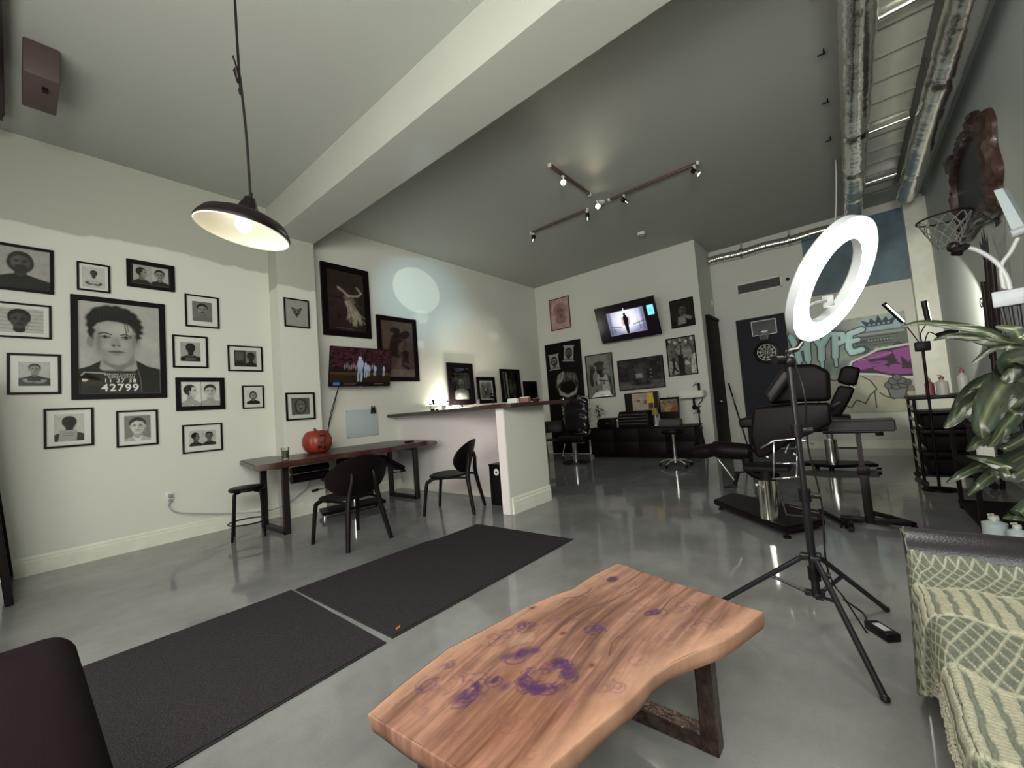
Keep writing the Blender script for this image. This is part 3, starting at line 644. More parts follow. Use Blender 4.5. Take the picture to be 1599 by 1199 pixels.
def a_lion(p):
    p.K[:] = p.col(90); p.noise(.3, 8, 4); x = p.a*.5; p.ell(x, .5, .36, .46, 70, .05); p.ell(x, .5, .24, .36, 110, .08); p.ell(x-.1, .6, .05, .03, 25, .01); p.ell(x+.1, .6, .05, .03, 25, .01); p.ell(x, .38, .07, .06, 40, .03); p.line([(x, .6), (x, .42)], .05, 135, .7, .03); p.line([(x-.12, .2), (x, .26), (x+.12, .2)], .02, 30); p.noise(.3, 30, 9)
picture('black frame of a charcoal face study, lower frame on the pilaster above the pumpkin', (2.474, 1.456), .382, .373, 'P', a_lion, .022, (.05, .05), group='framed drawings on the pilaster')
def a_dance(p):
    p.K[:] = p.col((46, 32, 30)); p.noise(.35, 5, 2); a = p.a
    L = (165, 155, 140)
    p.poly([(.42*a, .58), (.55*a, .64), (.68*a, .58), (.74*a, .50), (.66*a, .47), (.52*a, .50)], (120, 108, 96), .03)
    p.line([(.30*a, .72), (.44*a, .66), (.56*a, .60)], .035, L, .9, .02); p.line([(.56*a, .60), (.82*a, .62), (.92*a, .68), (.80*a, .76)], .03, L, .9, .015)
    p.poly([(.46*a, .50), (.6*a, .53), (.72*a, .45), (.88*a, .28), (.92*a, .14), (.84*a, .13), (.8*a, .22), (.74*a, .10), (.66*a, .11), (.60*a, .26), (.5*a, .20), (.54*a, .36)], (150, 140, 122), .03)
    for i in range(9): p.line([(.5*a+i*.02, .50-i*.02), (.58*a+i*.045, .16+.02*(i % 3))], .008, (70, 58, 50) if i % 2 else (205, 196, 175), .7, .006)
    p.line([(.2*a, .06), (.66*a, .045)], .008, 120, .6); p.noise(.3, 25, 6)
picture('large dark framed print of a swirling dancer, top left of the television wall', (3.376, 3.107), .803, 1.141, 'L', a_dance, .085, 0, .04, group=None, res=150)
def a_squat(p):
    p.K[:] = p.col((96, 74, 66)); p.noise(.15, 6, 2); a = p.a; Dk = (42, 26, 24)
    p.poly([(.22*a, .50), (.30*a, .70), (.46*a, .82), (.62*a, .80), (.66*a, .66), (.5*a, .56), (.56*a, .44), (.72*a, .50), (.84*a, .46), (.80*a, .30), (.86*a, .26), (.6*a, .27), (.68*a, .36), (.44*a, .34), (.26*a, .38)], Dk, .02)
    p.ell(.74*a, .77, .12, .07, Dk, .01, 1, 20); p.ell(.44*a, .84, .11, .05, Dk, .01); p.line([(.66*a, .42), (.60*a, .22), (.80*a, .16)], .04, Dk); p.line([(.56*a, .72), (.78*a, .62), (.66*a, .52)], .03, (70, 50, 45))
    p.line([(.60*a, .60), (.50*a, .44), (.62*a, .38)], .012, (110, 88, 78), .8); p.rect(0, 0, a, .14, (120, 106, 94)); p.noise(.15, 20, 3)
picture('dark framed sepia print of a crouching figure, half behind the television', (4.298, 2.396), .816, 1.137, 'L', a_squat, .075, 0, .04, res=140)
# standing on the ledge behind the bar
ledge = MB().box((6.65, W-.06, 1.335), (3.6, .11, .03), bev=.004).build('picture_ledge', m_trim); structure(ledge); ledge.name = 'trim_3'
def ledgepic(label, x, zc, w_, h_, art, **k): return picture(label, (x, zc), w_, h_, (x, W-.05, 1.352+h_/2), art, lean=-2.0, group='pictures standing behind the bar', **k)
def a_icon(p):
    p.K[:] = p.col(22); a = p.a; p.rect(a*.22, .02, a*.80, .80, 60); p.line([(a*.10, .82), (a*.92, .82)], .02, 120); p.line([(a*.24, 0), (a*.24, .86)], .015, 105); p.line([(a*.78, 0), (a*.78, .86)], .015, 105)
    p.head(a*.5, .56, .15, 120, 40, 130, beard=.6, hairtype=2); p.rect(a*.26, .02, a*.76, .2, 165); p.noise(.35, 20, 3)
def a_icon2(p):
    p.K[:] = p.col(16); a = p.a; p.rect(a*.25, .04, a*.78, .80, 30); p.line([(a*.14, .82), (a*.9, .82)], .015, 90); p.line([(a*.26, .03), (a*.26, .82)], .012, 70); p.line([(a*.78, .03), (a*.78, .82)], .012, 70)
    p.ell(a*.5, .42, .09, .2, 110, .04); p.ell(a*.5, .66, .06, .06, 100, .03); p.line([(a*.35, .72), (a*.62, .55)], .02, 90); p.line([(a*.4, .2), (a*.6, .12)], .04, 95, 1, .03); p.noise(.4, 20, 3)
def a_tree(p):
    p.K[:] = p.col(125); a = p.a; p.noise(.2, 8, 1)
    for i in range(14): p.line([(a*.5, .25), (a*(.15+.05*i), .55+.3*math.sin(i*1.7))], .035, 35, .8, .02)
    p.ell(a*.5, .35, .15, .25, 30, .06); p.ell(a*.42, .55, .08, .1, 150, .04); p.noise(.3, 25, 2)
def a_seal(p): p.K[:] = p.col(165); a = p.a; p.poly([(a*.3, .1), (a*.35, .5), (a*.5, .78), (a*.6, .6), (a*.56, .4), (a*.62, .12)], 45, .02); p.ell(a*.52, .45, .05, .08, 130, .02); p.line([(a*.05, .96), (a*.95, .96)], .015, 60); p.line([(a*.06, 0), (a*.06, .96)], .015, 60); p.line([(a*.94, 0), (a*.94, .96)], .015, 60)
ledgepic('tall black frame with scroll portrait, brightly lit below, leftmost behind the bar', 5.717, 1.777, .70, .845, a_icon, fw=.10, mw=.0, depth=.03)
ledgepic('medium black frame with an ink tree drawing, second behind the bar', 6.449, 1.647, .57, .57, a_tree, fw=.075, mw=(.045, .04))
ledgepic('dark black frame with a faint dark scroll picture, third behind the bar', 7.282, 1.785, .70, .76, a_icon2, fw=.07, mw=0, depth=.03)
ledgepic('small black frame with a white sheet and small dark figure, last behind the bar', 8.02, 1.655, .54, .48, a_seal, fw=.07, mw=(.05, .03))

# ---- back wall
def a_skull(p):
    p.K[:] = p.col((168, 138, 132)); a = p.a; p.noise(.15, 6, 2); c = (110, 84, 80)
    p.ell(a*.5, .62, .24, .24, (140, 110, 105), .05); p.ell(a*.42, .6, .07, .08, c, .03); p.ell(a*.62, .62, .08, .08, c, .03); p.ell(a*.52, .42, .13, .12, (130, 98, 94), .03); p.ell(a*.52, .3, .2, .14, (135, 104, 98), .04)
    for i in range(12): p.line([(a*.5, .5), (a*(.5+.4*math.cos(i*.52)), .5+.36*math.sin(i*.52))], .012, c, .5, .01)
    p.ell(a*.52, .40, .05, .05, c, .01); p.ell(a*.66, .68, .03, .03, (175, 150, 140)); p.noise(.2, 25, 3); p.rect(.02, .75, .05, .95, (120, 50, 60))
picture('pink skull drawing in a thin dark red frame, high left on the back wall', (5.340, 3.449), .577, .788, 'B', a_skull, .02, 0, group='posters on the back wall', fm=mat('red_black_frame', (.06, .015, .02), .4))
def a_smoke(p): a_head(bg=42, skin=85, hair=40, cloth=30, y=.62, r=.2)(p); p.poly([(p.a*.25, .06), (p.a*.3, .36), (p.a*.6, .42), (p.a*.64, .1)], 130, .02); p.poly([(p.a*.55, .45), (p.a*.92, .32), (p.a*.85, .2), (p.a*.6, .32)], 120, .02); p.noise(.25, 12, 1)
picture('dark framed photo of a laughing person holding paper, right of the far television', (2.458, 2.860), .467, .575, 'B', a_smoke, .02, 0, group='posters on the back wall')
def a_ball(p):
    a = p.a; p.K[:] = p.col(118); p.noise(.12, 5, 1); p.line([(0, .5), (a, .46)], .02, 90)
    p.poly([(a*.26, 0), (a*.3, .35), (a*.42, .55), (a*.76, .56), (a*.92, .40), (a*.96, 0)], 52, .01)
    p.poly([(a*.4, .05), (a*.36, .45), (a*.46, .58), (a*.5, .46), (a*.64, .46), (a*.7, .57), (a*.78, .5), (a*.86, .2), (a*.84, 0), (a*.36, 0)], 150, .01)
    p.ell(a*.52, .66, .10, .13, 50, .01); p.ell(a*.5, .78, .13, .07, 32); p.line([(a*.46, .75), (a*.68, .79)], .03, 30); p.ell(a*.5, .60, .06, .05, 32, .02); p.line([(a*.58, .62), (a*.74, .67)], .016, 30)
    p.line([(a*.18, .3), (a*.14, .5), (a*.22, .62)], .09, 58); p.ell(a*.22, .66, .07, .08, 55)
    for i in range(4): p.line([(a*(.14+i*.05), .68), (a*(.10+i*.06), .78)], .022, 55)
    p.line([(a*.46, .40), (a*.82, .36)], .03, 70); p.rect(a*.30, .16, a*.56, .30, 110); p.poly([(a*.1, 0), (a*.3, .12), (a*.8, .14), (a*.92, 0)], 205, .01); p.noise(.15, 20, 2)
def fx_ball(t, pw, ph): txt('15', .13, .05, -ph*.2, -.009, m_frame, t, bold=.004)
picture('tall poster of a basketball player numbered 15, on the back wall over the small plant', (4.407, 1.794), .691, 1.015, 'B', a_ball, .022, 0, group='posters on the back wall', fx=fx_ball, res=120)
def a_fight(p):
    a = p.a; p.K[:] = p.col((46, 38, 36)); p.noise(.3, 6, 4); p.rect(0, 0, a, .25, (88, 84, 80), 1, .05)
    p.ell(a*.46, .72, .05, .07, 70, .02); p.poly([(a*.38, .48), (a*.38, .66), (a*.46, .70), (a*.54, .66), (a*.54, .48)], 75, .02); p.line([(a*.38, .66), (a*.40, .78), (a*.5, .76)], .05, 75, 1, .02)
    p.rect(a*.39, .36, a*.54, .50, 140, 1, .02); p.ell(a*.5, .17, .36, .07, 30, .03); p.ell(a*.44, .27, .14, .05, 48, .03); p.ell(a*.62, .25, .12, .05, 40, .03)
    for i, z in enumerate((.36, .49, .6)): p.ell(a*.73, z, .035, .022, 120, .01)
    p.ell(a*.3, .18, .1, .03, 70, .03); p.noise(.35, 25, 9)
picture('wide dark framed print of a pale-trunked figure standing over a crowd, back wall centre', (3.442, 1.737), 1.023, .680, 'B', a_fight, .018, 0, group='posters on the back wall', res=120)
def a_street(p):
    a = p.a; p.K[:] = p.col(95); p.noise(.8, 9, 5); p.rect(a*.36, 0, a*.58, .75, 35); p.poly([(a*.3, .72), (a*.45, .84), (a*.6, .84), (a*.72, .68), (a*.6, .55), (a*.38, .55)], 120, .01)
    p.line([(a*.5, .84), (a*.5, .3)], .03, 25); p.ell(a*.48, .90, .05, .06, 50); p.rect(a*.56, .45, a*.86, .68, 130); p.rect(a*.6, 0, a*.78, .4, 105); p.ell(a*.68, .3, .06, .06, 170)
    p.poly([(a*.8, .02), (a*.86, .5), (a, .55), (a, 0)], 165, .02); p.poly([(0, .05), (0, .4), (a*.3, .35), (a*.34, .05)], 150, .02); p.line([(a*.18, .4), (a*.2, .22), (a*.12, .06)], .06, 35); p.line([(a*.2, .22), (a*.3, .1)], .05, 35); p.ell(a*.18, .45, .04, .05, 35)
    for i in range(5): p.ell(a*(.1+i*.2), .95-.06*(i % 2), .03, .04, 185, .02)
    p.noise(.5, 30, 2)
picture('tall framed black and white crowd poster, lower right above the sink', (2.556, 1.992), .573, .783, 'B', a_street, .02, 0, group='posters on the back wall', res=120)

# ---- televisions
def tv(label, loc, rz, tilt, w_, h_, art, wall_y, emit, res=170, extra=None, roll=0.):
    t = thing('television', label, 'television', loc, rz); t.rotation_euler = Euler((R(tilt), R(roll), R(rz)))
    MB().box((0, 0, 0), (w_, .03, h_), bev=.006).box((0, .03, 0), (w_*.6, .04, h_*.55), bev=.01).build('casing', m_plastic, t)
    p = Paint(w_-.02, h_-.025, res, bg=10); art(p); p.put('screen', w_-.02, h_-.025, -.0165, vcmat('screen_'+str(emit), .2, emit=emit), t)
    MB().box((0, .08, 0), (.18, .06, .18), bev=.005).box((0, .08+wall_y/2, .0), (.05, wall_y, .05)).build('wall_arm', m_darksteel, t)
    MB().box((0, -.012, -h_/2-.005), (.05, .01, .014)).build('logo_bar', m_greyp, t)
    if extra: extra(t)
    return t
def a_base(p):
    a = p.a; p.K[:] = p.col((44, 22, 26)); p.noise(.8, 26, 4); p.rect(0, 0, a, .36, (34, 26, 14)); p.rect(0, .30, a, .36, (62, 48, 20), 1, .03); p.rect(0, .36, a, .48, (20, 14, 16), .8)
    for i in range(16):
        x = a*(.22+.035*i); p.ell(x, .50+.03*math.sin(i*2), .018, .06, (120, 115, 120), .01, .8)
    for x, s in ((.47, 1.), (.565, .6), (.61, .45), (.72, .4), (.88, .4)):
        y0 = .14+.24*(1-s); X_ = a*x
        p.ell(X_-.02*s, y0+.60*s, .045*s, .05*s, (150, 160, 178)); p.poly([(X_-.10*s, y0+.42*s), (X_-.07*s, y0+.56*s), (X_+.05*s, y0+.57*s), (X_+.10*s, y0+.46*s), (X_+.06*s, y0+.30*s), (X_-.05*s, y0+.30*s)], (130, 138, 155), .008)
        p.line([(X_-.035*s, y0+.30*s), (X_-.055*s, y0+.15*s), (X_-.045*s, y0)], .06*s, (120, 128, 146)); p.line([(X_+.035*s, y0+.30*s), (X_+.05*s, y0+.14*s), (X_+.04*s, y0)], .06*s, (120, 128, 146))
        p.line([(X_+.02*s, y0+.64*s), (X_+.05*s, y0+.72*s)], .03*s, (40, 30, 36)); p.ell(X_+.005*s, y0+.68*s, .03*s, .035*s, (60, 42, 44))
    p.ell(a*.80, .66, .045, .05, (30, 24, 28)); p.poly([(a*.80-.07, .3), (a*.8-.08, .6), (a*.8+.07, .6), (a*.8+.07, .3)], (34, 28, 32)); p.line([(a*.79, .3), (a*.8, .1)], .03, (25, 18, 20)); p.line([(a*.82, .3), (a*.83, .1)], .03, (25, 18, 20))
    p.rect(0, 0, a, .10, (16, 12, 16)); p.rect(a*.05, .02, a*.15, .09, (52, 92, 148)); p.line([(a*.22, .07), (a*.42, .07)], .012, (90, 80, 90), .7); p.line([(a*.22, .035), (a*.4, .035)], .012, (90, 80, 90), .7); p.line([(a*.72, .055), (a*.88, .055)], .016, (130, 80, 40), .8)
TV1 = tv('television on the left wall showing a baseball game, tilted down over the desk', (3.42, 5.78, 2.02), 0, 11, 1.03, .60, a_base, .21, .30)
def a_hall(p):
    a = p.a; p.K[:] = p.col((10, 6, 9)); p.rect(a*.19, .16, a*.80, .80, (150, 150, 172)); p.rect(a*.19, .16, a*.80, .34, (110, 110, 135))
    p.ell(a*.50, .55, .32, .28, (215, 215, 228), .25, .9); p.rect(a*.42, .40, a*.56, .62, (150, 120, 125), .8, .03)
    for i in range(13): p.line([(a*(.22+.047*i), .42), (a*(.22+.047*i), .74)], .008, (120, 118, 145), .5)
    K_ = (10, 6, 9); p.rect(0, 0, a*.185, 1, K_); p.rect(a*.805, 0, a, 1, K_); p.rect(0, .81, a, 1, K_); p.rect(0, 0, a, .15, K_)
    p.rect(a*.19, .16, a*.25, .80, (60, 60, 85), .8, .06); p.rect(a*.75, .16, a*.80, .80, (60, 60, 85), .8, .06)
    p.line([(a*.20, .40), (a*.40, .36)], .02, (25, 22, 35)); p.line([(a*.60, .38), (a*.78, .44)], .02, (25, 22, 35)); p.line([(a*.27, .38), (a*.28, .18)], .016, (25, 22, 35)); p.line([(a*.70, .40), (a*.71, .24)], .016, (25, 22, 35))
    B = (12, 8, 12); p.ell(a*.485, .70, .035, .045, B); p.poly([(a*.455, .42), (a*.45, .62), (a*.475, .68), (a*.51, .67), (a*.535, .58), (a*.525, .4), (a*.51, .16), (a*.47, .16)], B)
    p.line([(a*.485, .74), (a*.485, .86)], .02, (200, 205, 215)); p.rect(a*.865, .54, a*.965, .80, (120, 200, 225)); p.rect(a*.88, .6, a*.95, .72, (95, 180, 210))
tv('television high on the back wall showing a dark figure in a bright hall', (8.25, 3.49, 2.86), -90, 20, 1.33, .80, a_hall, .26, 1.0)
# whiteboard sheet
t = thing('acrylic_board', 'frosted acrylic board on the wall beneath the television', 'board', (3.538, W-.002, 1.155))
MB().box((0, -.010, 0), (.55, .012, .43), bev=.002).build('panel', mat('frosted_acrylic', (.42, .47, .47), .22, spec=.6), t)
for x, z in ((-.26, .2), (.26, -.2), (-.26, -.2)): MB().cyl((x, 0, z), (x, -.022, z), .009).build('stud', m_steel, t)
for i, x in enumerate((.17, .215)): MB().box((x, -.03, .19), (.03, .03, .10), (0, 8-14*i, 0), bev=.004).cyl((x, -.03, .24), (x, -.03, .265), .012).build('pen_clip', m_darksteel, t)

# ---- board of sketches by the wrapped chair (tall dark door panel)
t = thing('art_panel', 'tall black panel painted with a pale screaming skull, left on the back wall', 'panel', (XB-.003, 5.35, 0), -90)
MB().box((0, -.02, 1.375), (1.02, .035, 2.72), bev=.004).build('slab', m_frame, t)
def a_sk2(p):
    a = p.a; p.K[:] = p.col(14); x = a*.5
    p.ell(x, .60, .44*a, .30, 60, .03); p.poly([(a*.1, .55), (a*.16, .84), (a*.42, .93), (a*.4, .72), (a*.3, .66)], 130, .02); p.poly([(a*.5, .9), (a*.55, .74), (a*.8, .70), (a*.92, .6), (a*.86, .84)], 90, .02)
    p.ell(x+.02, .50, .28*a, .17, 12, .01); p.poly([(a*.14, .52), (a*.2, .30), (a*.5, .22), (a*.82, .3), (a*.9, .52), (a*.78, .38), (a*.5, .29), (a*.28, .38)], 145, .02)
    for i in range(12): p.line([(a*(.18+.06*i), .66+.03*math.sin(i)), (a*(.26+.05*i), .86)], .02, 25 if i % 2 else 120, .6, .01)
    p.line([(a*.2, .18), (a*.4, .02)], .05, 100, .8, .02); p.line([(a*.9, .24), (a*.7, .05)], .05, 90, .8, .02); p.noise(.4, 16, 4)
p = Paint(.74, .92, 120); a_sk2(p); p.put('painting', .74, .92, -.0395, m_print, t, .06, 1.62)
p = Paint(.27, .34, 60); p.K[:] = p.col(120); p.noise(.4, 9, 2); p.ell(.35, .4, .2, .2, 70, .1); p.put('lower_print', .27, .34, -.0395, m_print, t, .28, .42)
G2 = 'hanging scroll portraits on the black panel'
for lab, y, z, tl, skin in (('small scroll portrait of a bearded face, left one on the black panel', 5.60, 2.27, -2, 120), ('small scroll portrait of an aged face, right one on the black panel', 5.165, 2.43, 7, 95)):
    t = thing('scroll_portrait', lab, 'scroll', (XB-.048, y, z), -90, G2); t.rotation_euler = (0, R(tl), R(-90))
    p = Paint(.27, .36, 70); a_head(bg=140, skin=skin, hair=45, cloth=110, beard=.7, hairtype=2, y=.55, r=.28)(p); p.noise(.25, 14, 5); p.put('sheet', .27, .36, -.004, m_print, t)
    for s_ in (-1, 1): MB().cyl((-.16, -.006, s_*.185), (.16, -.006, s_*.185), .009, n=10).build('rod', mat('pale_rod', (.35, .32, .28), .5), t)

# ---- far wall: mini basketball hoop, dartboard, mural
t = thing('mini_hoop', 'small white-outlined basketball hoop mounted on the dark far panel', 'basketball hoop', (XF-.045, 1.217, 2.44), -90)
mb = MB()
for s_ in (-1, 1): mb.box((s_*.21, 0, 0), (.016, .012, .30)).box((0, 0, s_*.145), (.43, .012, .016))
mb.build('backboard_border', m_whitep, t); MB().box((0, .004, 0), (.41, .006, .28)).build('backboard', mat('smoked_board', (.04, .045, .055), .2), t)
MB().tube([(.11*math.cos(i*.2618), -.12+.11*math.sin(i*.2618), -.09) for i in range(24)], .006, 8, closed=True).box((0, -.01, -.09), (.12, .02, .04)).build('rim', m_steel, t)
def net(rad, hgt, cx, cy, cz, n=12, rows=5, th=.003, m=None, parent=None, squash=.5):
    mb = MB()
    for k in range(rows):
        r0 = rad*(1-squash*k/rows); r1 = rad*(1-squash*(k+1)/rows); z0 = cz-hgt*k/rows; z1 = cz-hgt*(k+1)/rows
        for i in range(n):
            for s_ in (-.5, .5):
                a0 = 2*math.pi*(i+.5*(k % 2))/n; a1 = a0+s_*2*math.pi/n
                mb.tube([(cx+r0*math.cos(a0), cy+r0*math.sin(a0), z0), (cx+r1*math.cos(a1), cy+r1*math.sin(a1), z1)], th, 5, cap=False)
    return mb.build('net', m, parent)
net(.11, .17, 0, -.12, -.09, 10, 4, .0035, m_greyp, t)
t = thing('dartboard', 'round black dartboard hung under the small hoop on the dark panel', 'dartboard', (XF-.044, 1.215, 1.93), -90)
MB().lathe([(0, 0), (.225, 0), (.225, .03), (.21, .035), (0, .035)], rot=(90, 0, 0), n=48).build('board', m_black, t)
mb = MB(); 
for i in range(20):
    a0 = i*math.pi/10; a1 = a0+math.pi/10
    for r0, r1 in ((.015, .16),):
        if i % 2: mb.prism([(r*math.cos(a), r*math.sin(a)) for r, a in ((r0, a0), (r1, a0), (r1, (a0+a1)/2), (r1, a1), (r0, a1))], .035, .038, Matrix.Rotation(R(90), 4, 'X'))
mb.build('pale_segments', mat('dart_pale', (.22, .22, .21), .7), t)
mb = MB()
for r_ in (.16, .105, .02): mb.tube([(r_*math.cos(i*.1745), -.039, r_*math.sin(i*.1745)) for i in range(36)], .0025, 5, closed=True)
mb.build('wires', m_steel, t)
# mural
t = thing('mural_panel', 'graffiti mural with purple lettering, crown and cyan drips on the far wall', 'mural', (XF-.003, .01, 1.49), -90)
MW, MH = 1.72, 1.72
p = Paint(MW, MH, 330, bg=(150, 160, 148)); a = 1.0
p.noise(.25, 7, 3)
for i in range(34):
    x, y = random.random(), .42+random.random()*.55; c = random.choice([(110, 125, 118), (150, 165, 150), (120, 130, 150), (165, 150, 150), (95, 110, 100)])
    p.ell(x, y, .05+.08*random.random(), .03+.05*random.random(), c, .05, .55, random.random()*90)
p.rect(0, 0, 1, .38, (172, 168, 150), 1, .04); p.noise(.12, 18, 6)
p.rect(.66, .84, .98, .95, (150, 178, 196), .8, .05)                       # pale blue behind the crown
p.rect(.56, .60, 1, .84, (98, 106, 100)); p.rect(.58, .80, .98, .825, (140, 148, 140)); p.rect(.60, .72, .88, .76, (70, 76, 74)); p.line([(.60, .785), (.93, .785)], .008, (60, 66, 66)); p.line([(.60, .70), (.93, .70)], .008, (60, 66, 66))
for x in (.66, .92): p.ell(x, .655, .045, .04, (60, 64, 64)); p.ell(x, .655, .025, .022, (105, 110, 106))
for i in range(8): p.rect(.70+i*.024, .735, .712+i*.024, .75, (150, 158, 150))
for i in range(3): p.rect(.74+i*.05, .64, .775+i*.05, .67, (150, 155, 145))
cr = (52, 64, 70)                                                            # crown
p.poly([(.70, .885), (.66, .965), (.725, .93), (.74, .975), (.775, .93), (.80, 1.0), (.825, .93), (.86, .975), (.875, .93), (.94, .965), (.90, .885)], cr)
for i in range(5): p.ell(.725+i*.037, .905, .010, .010, (150, 165, 175))
STK = []
def drip(pts, wd=.06): STK.append((pts, wd))
drip([(.05, .90), (.09, .74), (.10, .62)]); drip([(.21, .90), (.18, .76), (.18, .62)]); drip([(.08, .745), (.19, .755)], .05)
drip([(.25, .88), (.31, .75), (.39, .88)]); drip([(.31, .75), (.30, .61)]); drip([(.44, .86), (.42, .62)], .055); drip([(.43, .86), (.50, .85), (.51, .78), (.43, .74)], .05)
drip([(.66, .87), (.56, .84), (.54, .70), (.56, .64), (.64, .66)], .055); drip([(.55, .755), (.62, .77)], .045)
for x, y0, y1 in ((.095, .64, .47), (.18, .64, .56), (.30, .63, .42), (.42, .64, .52)): drip([(x, y0), (x, y1)], .026)
for pts, wd in STK: p.line(pts, wd+.022, (48, 62, 64))
for pts, wd in STK: p.line(pts, wd, (168, 202, 200))
for pts, wd in STK: p.line([(x-.006, y+.006) for x, y in pts], wd*.3, (196, 220, 212), .6, .015)
p.poly([(.50, .46), (.54, .55), (.66, .60), (.76, .655), (1.0, .675), (1.0, .32), (.86, .34), (.74, .38), (.60, .40)], (205, 208, 196))   # white halo
p.poly([(.52, .46), (.56, .54), (.67, .585), (.77, .635), (1.0, .655), (1.0, .345), (.86, .36), (.74, .40), (.60, .42)], (52, 28, 48))
P1, P2 = (142, 72, 142), (108, 52, 112)
p.poly([(.535, .465), (.565, .53), (.66, .57), (.69, .52), (.72, .44), (.84, .38), (.86, .42), (.80, .48), (.62, .45)], P1, .004); p.ell(.77, .585, .10, .03, P1, 0, 1, 8); p.ell(.75, .50, .08, .025, P1, 0, 1, 4); p.ell(.74, .505, .05, .01, P2, 0, 1, 4)
p.poly([(.87, .62), (1, .645), (1, .52), (.95, .44), (.90, .5)], P1, .004); p.ell(.93, .40, .10, .028, P1, 0, 1, -4); p.ell(.88, .45, .05, .03, P1); p.poly([(.93, .56), (.97, .50), (.99, .42), (.93, .46)], (52, 28, 48)); p.ell(.62, .51, .05, .02, P1, 0, 1, 30); p.line([(.60, .55), (.70, .56), (.86, .60)], .008, (190, 130, 185), .7)
LN = (45, 42, 42)
p.line([(.30, .42), (.38, .36), (.48, .38)], .012, LN); p.line([(.62, .38), (.68, .33), (.72, .24), (.66, .18), (.62, .10), (.55, .14), (.50, .06), (.42, .10)], .011, LN); p.line([(.70, .22), (.70, .05)], .01, LN)
p.poly([(.80, .24), (.82, .14), (.92, .13), (.95, .24)], (120, 122, 120)); p.line([(.80, .24), (.82, .14), (.92, .13), (.95, .24)], .011, LN)        # small cup of round scoops
for x, y, r_ in ((.82, .27, .035), (.87, .26, .035), (.92, .27, .035), (.95, .29, .028), (.85, .31, .035), (.91, .31, .032), (.88, .345, .03)): p.ell(x, y, r_+.006, r_+.006, LN); p.ell(x, y, r_-.003, r_-.003, (104, 106, 106))
p.line([(.74, .20), (.78, .16), (.84, .13)], .01, LN); p.line([(.93, .17), (.98, .12), (.96, .04)], .01, LN); p.line([(.2, .3), (.26, .2), (.2, .08)], .01, LN)
for i in range(10): p.line([(.94+.006*i, .33-.01*i), (.95+.006*i, .2)], .008, (70, 72, 66), .6)
p.put('painted_sheet', MW, MH, -.012, m_paint, t); MB().box((0, -.006, 0), (MW, .010, MH)).build('board', m_matboard, t)
# torn pale strip left of the mural
t = MB().prism([(.878, 2.33), (.93, 2.36), (.96, 2.34), (.92, 1.7), (.95, 1.4), (.91, 1.15), (.878, 1.2)], 0, .004, Matrix(((0, 0, -1, XF-.003), (1, 0, 0, 0), (0, 1, 0, 0), (0, 0, 0, 1)))).build('torn_paper_strip', mat('torn_paper', (.55, .52, .44), .8)); tag(t, 'torn pale paper strip at the left edge of the graffiti mural', 'paper')
# ================================================================== FURNITURE
# ---- live-edge coffee table
t = thing('coffee_table', 'live-edge wooden slab coffee table covered in purple ink doodles, on steel frame legs', 'coffee table', (1.15, .70, 0))
def edge_near(u):   # y of the edge away from the camera (left), by x
    return np.interp(u, [.57, .70, .88, 1.05, 1.20, 1.34, 1.44, 1.52, 1.62, 1.77], [1.03, 1.055, 1.072, 1.045, 1.02, .985, .945, .945, .935, .905])
def edge_far(u):
    return np.interp(u, [.45, .60, .71, .85, .99, 1.10, 1.18, 1.26, 1.36, 1.43, 1.52, 1.60], [.52, .55, .557, .53, .50, .487, .462, .425, .372, .345, .318, .298])
NU, NV = 620, 330; ZT = .45
U = np.linspace(0, 1, NU)[None, :]; V = np.linspace(0, 1, NV)[:, None]
def end_x(v): return .605-.03*v, 1.60+.17*v           # v: 0 at the right-hand edge, 1 at the left-hand edge
xa, xb = end_x(V); Xg = xa+(xb-xa)*U
ya = edge_far(.45+(1.60-.45)*(Xg-.56)/(1.60-.56)*1.0); ya = edge_far(Xg); yb = edge_near(Xg); Yg = ya+(yb-ya)*V
wv = lambda x, y, k, s: np.sin(x*k+s+1.7*np.sin(y*k*.7+s*2))
def vnoise(x, y, sd_):
    r_ = np.random.default_rng(sd_); g_ = r_.random((64, 64)); x = x % 63; y = y % 63; i_ = x.astype(int); j_ = y.astype(int); fx_ = x-i_; fy_ = y-j_; fx_ = fx_*fx_*(3-2*fx_); fy_ = fy_*fy_*(3-2*fy_)
    return (g_[j_, i_]*(1-fx_)+g_[j_, (i_+1) % 64]*fx_)*(1-fy_)+(g_[(j_+1) % 64, i_]*(1-fx_)+g_[(j_+1) % 64, (i_+1) % 64]*fx_)*fy_
Yw = Yg+.03*np.sin(Xg*3.2+1)+.02*vnoise(Xg*4, Yg*6, 3)
gr = np.clip((.55*vnoise(Xg*3, Yw*38, 1)+.45*vnoise(Xg*6, Yw*90, 2)-.25)*1.9, 0, 1); fine = vnoise(Xg*14, Yw*260, 4)
q = Paint(1.15, .62, NU); q.nx, q.ny = NU, NV; q.X, q.Y = np.meshgrid(np.linspace(0, 1.85, NU), np.linspace(0, 1, NV)); q.a = 1.85; q.px = .0075; q.K = np.zeros((NV, NU, 3))
base = np.array(srgb(138, 102, 86)); dk = np.array(srgb(66, 41, 33)); edge_c = np.array(srgb(160, 124, 102))
mixv = np.clip(.62*gr+.30*fine-.02+.25*(vnoise(Xg*5, Yg*7, 8)-.5), 0, 1)[..., None]; K = base*(1-mixv)+dk*mixv
ev = np.clip(1-np.minimum(V, 1-V*1.0)/.16, 0, 1)*np.ones_like(U); K = K*(1-.75*ev[..., None])+edge_c*.75*ev[..., None]
q.K = K; q.noise(.14, 7, 21); q.noise(.10, 22, 22)
q.rect(.02, .04, .62, .5, (120, 74, 50), .30, .35)
INK = (60, 34, 66)
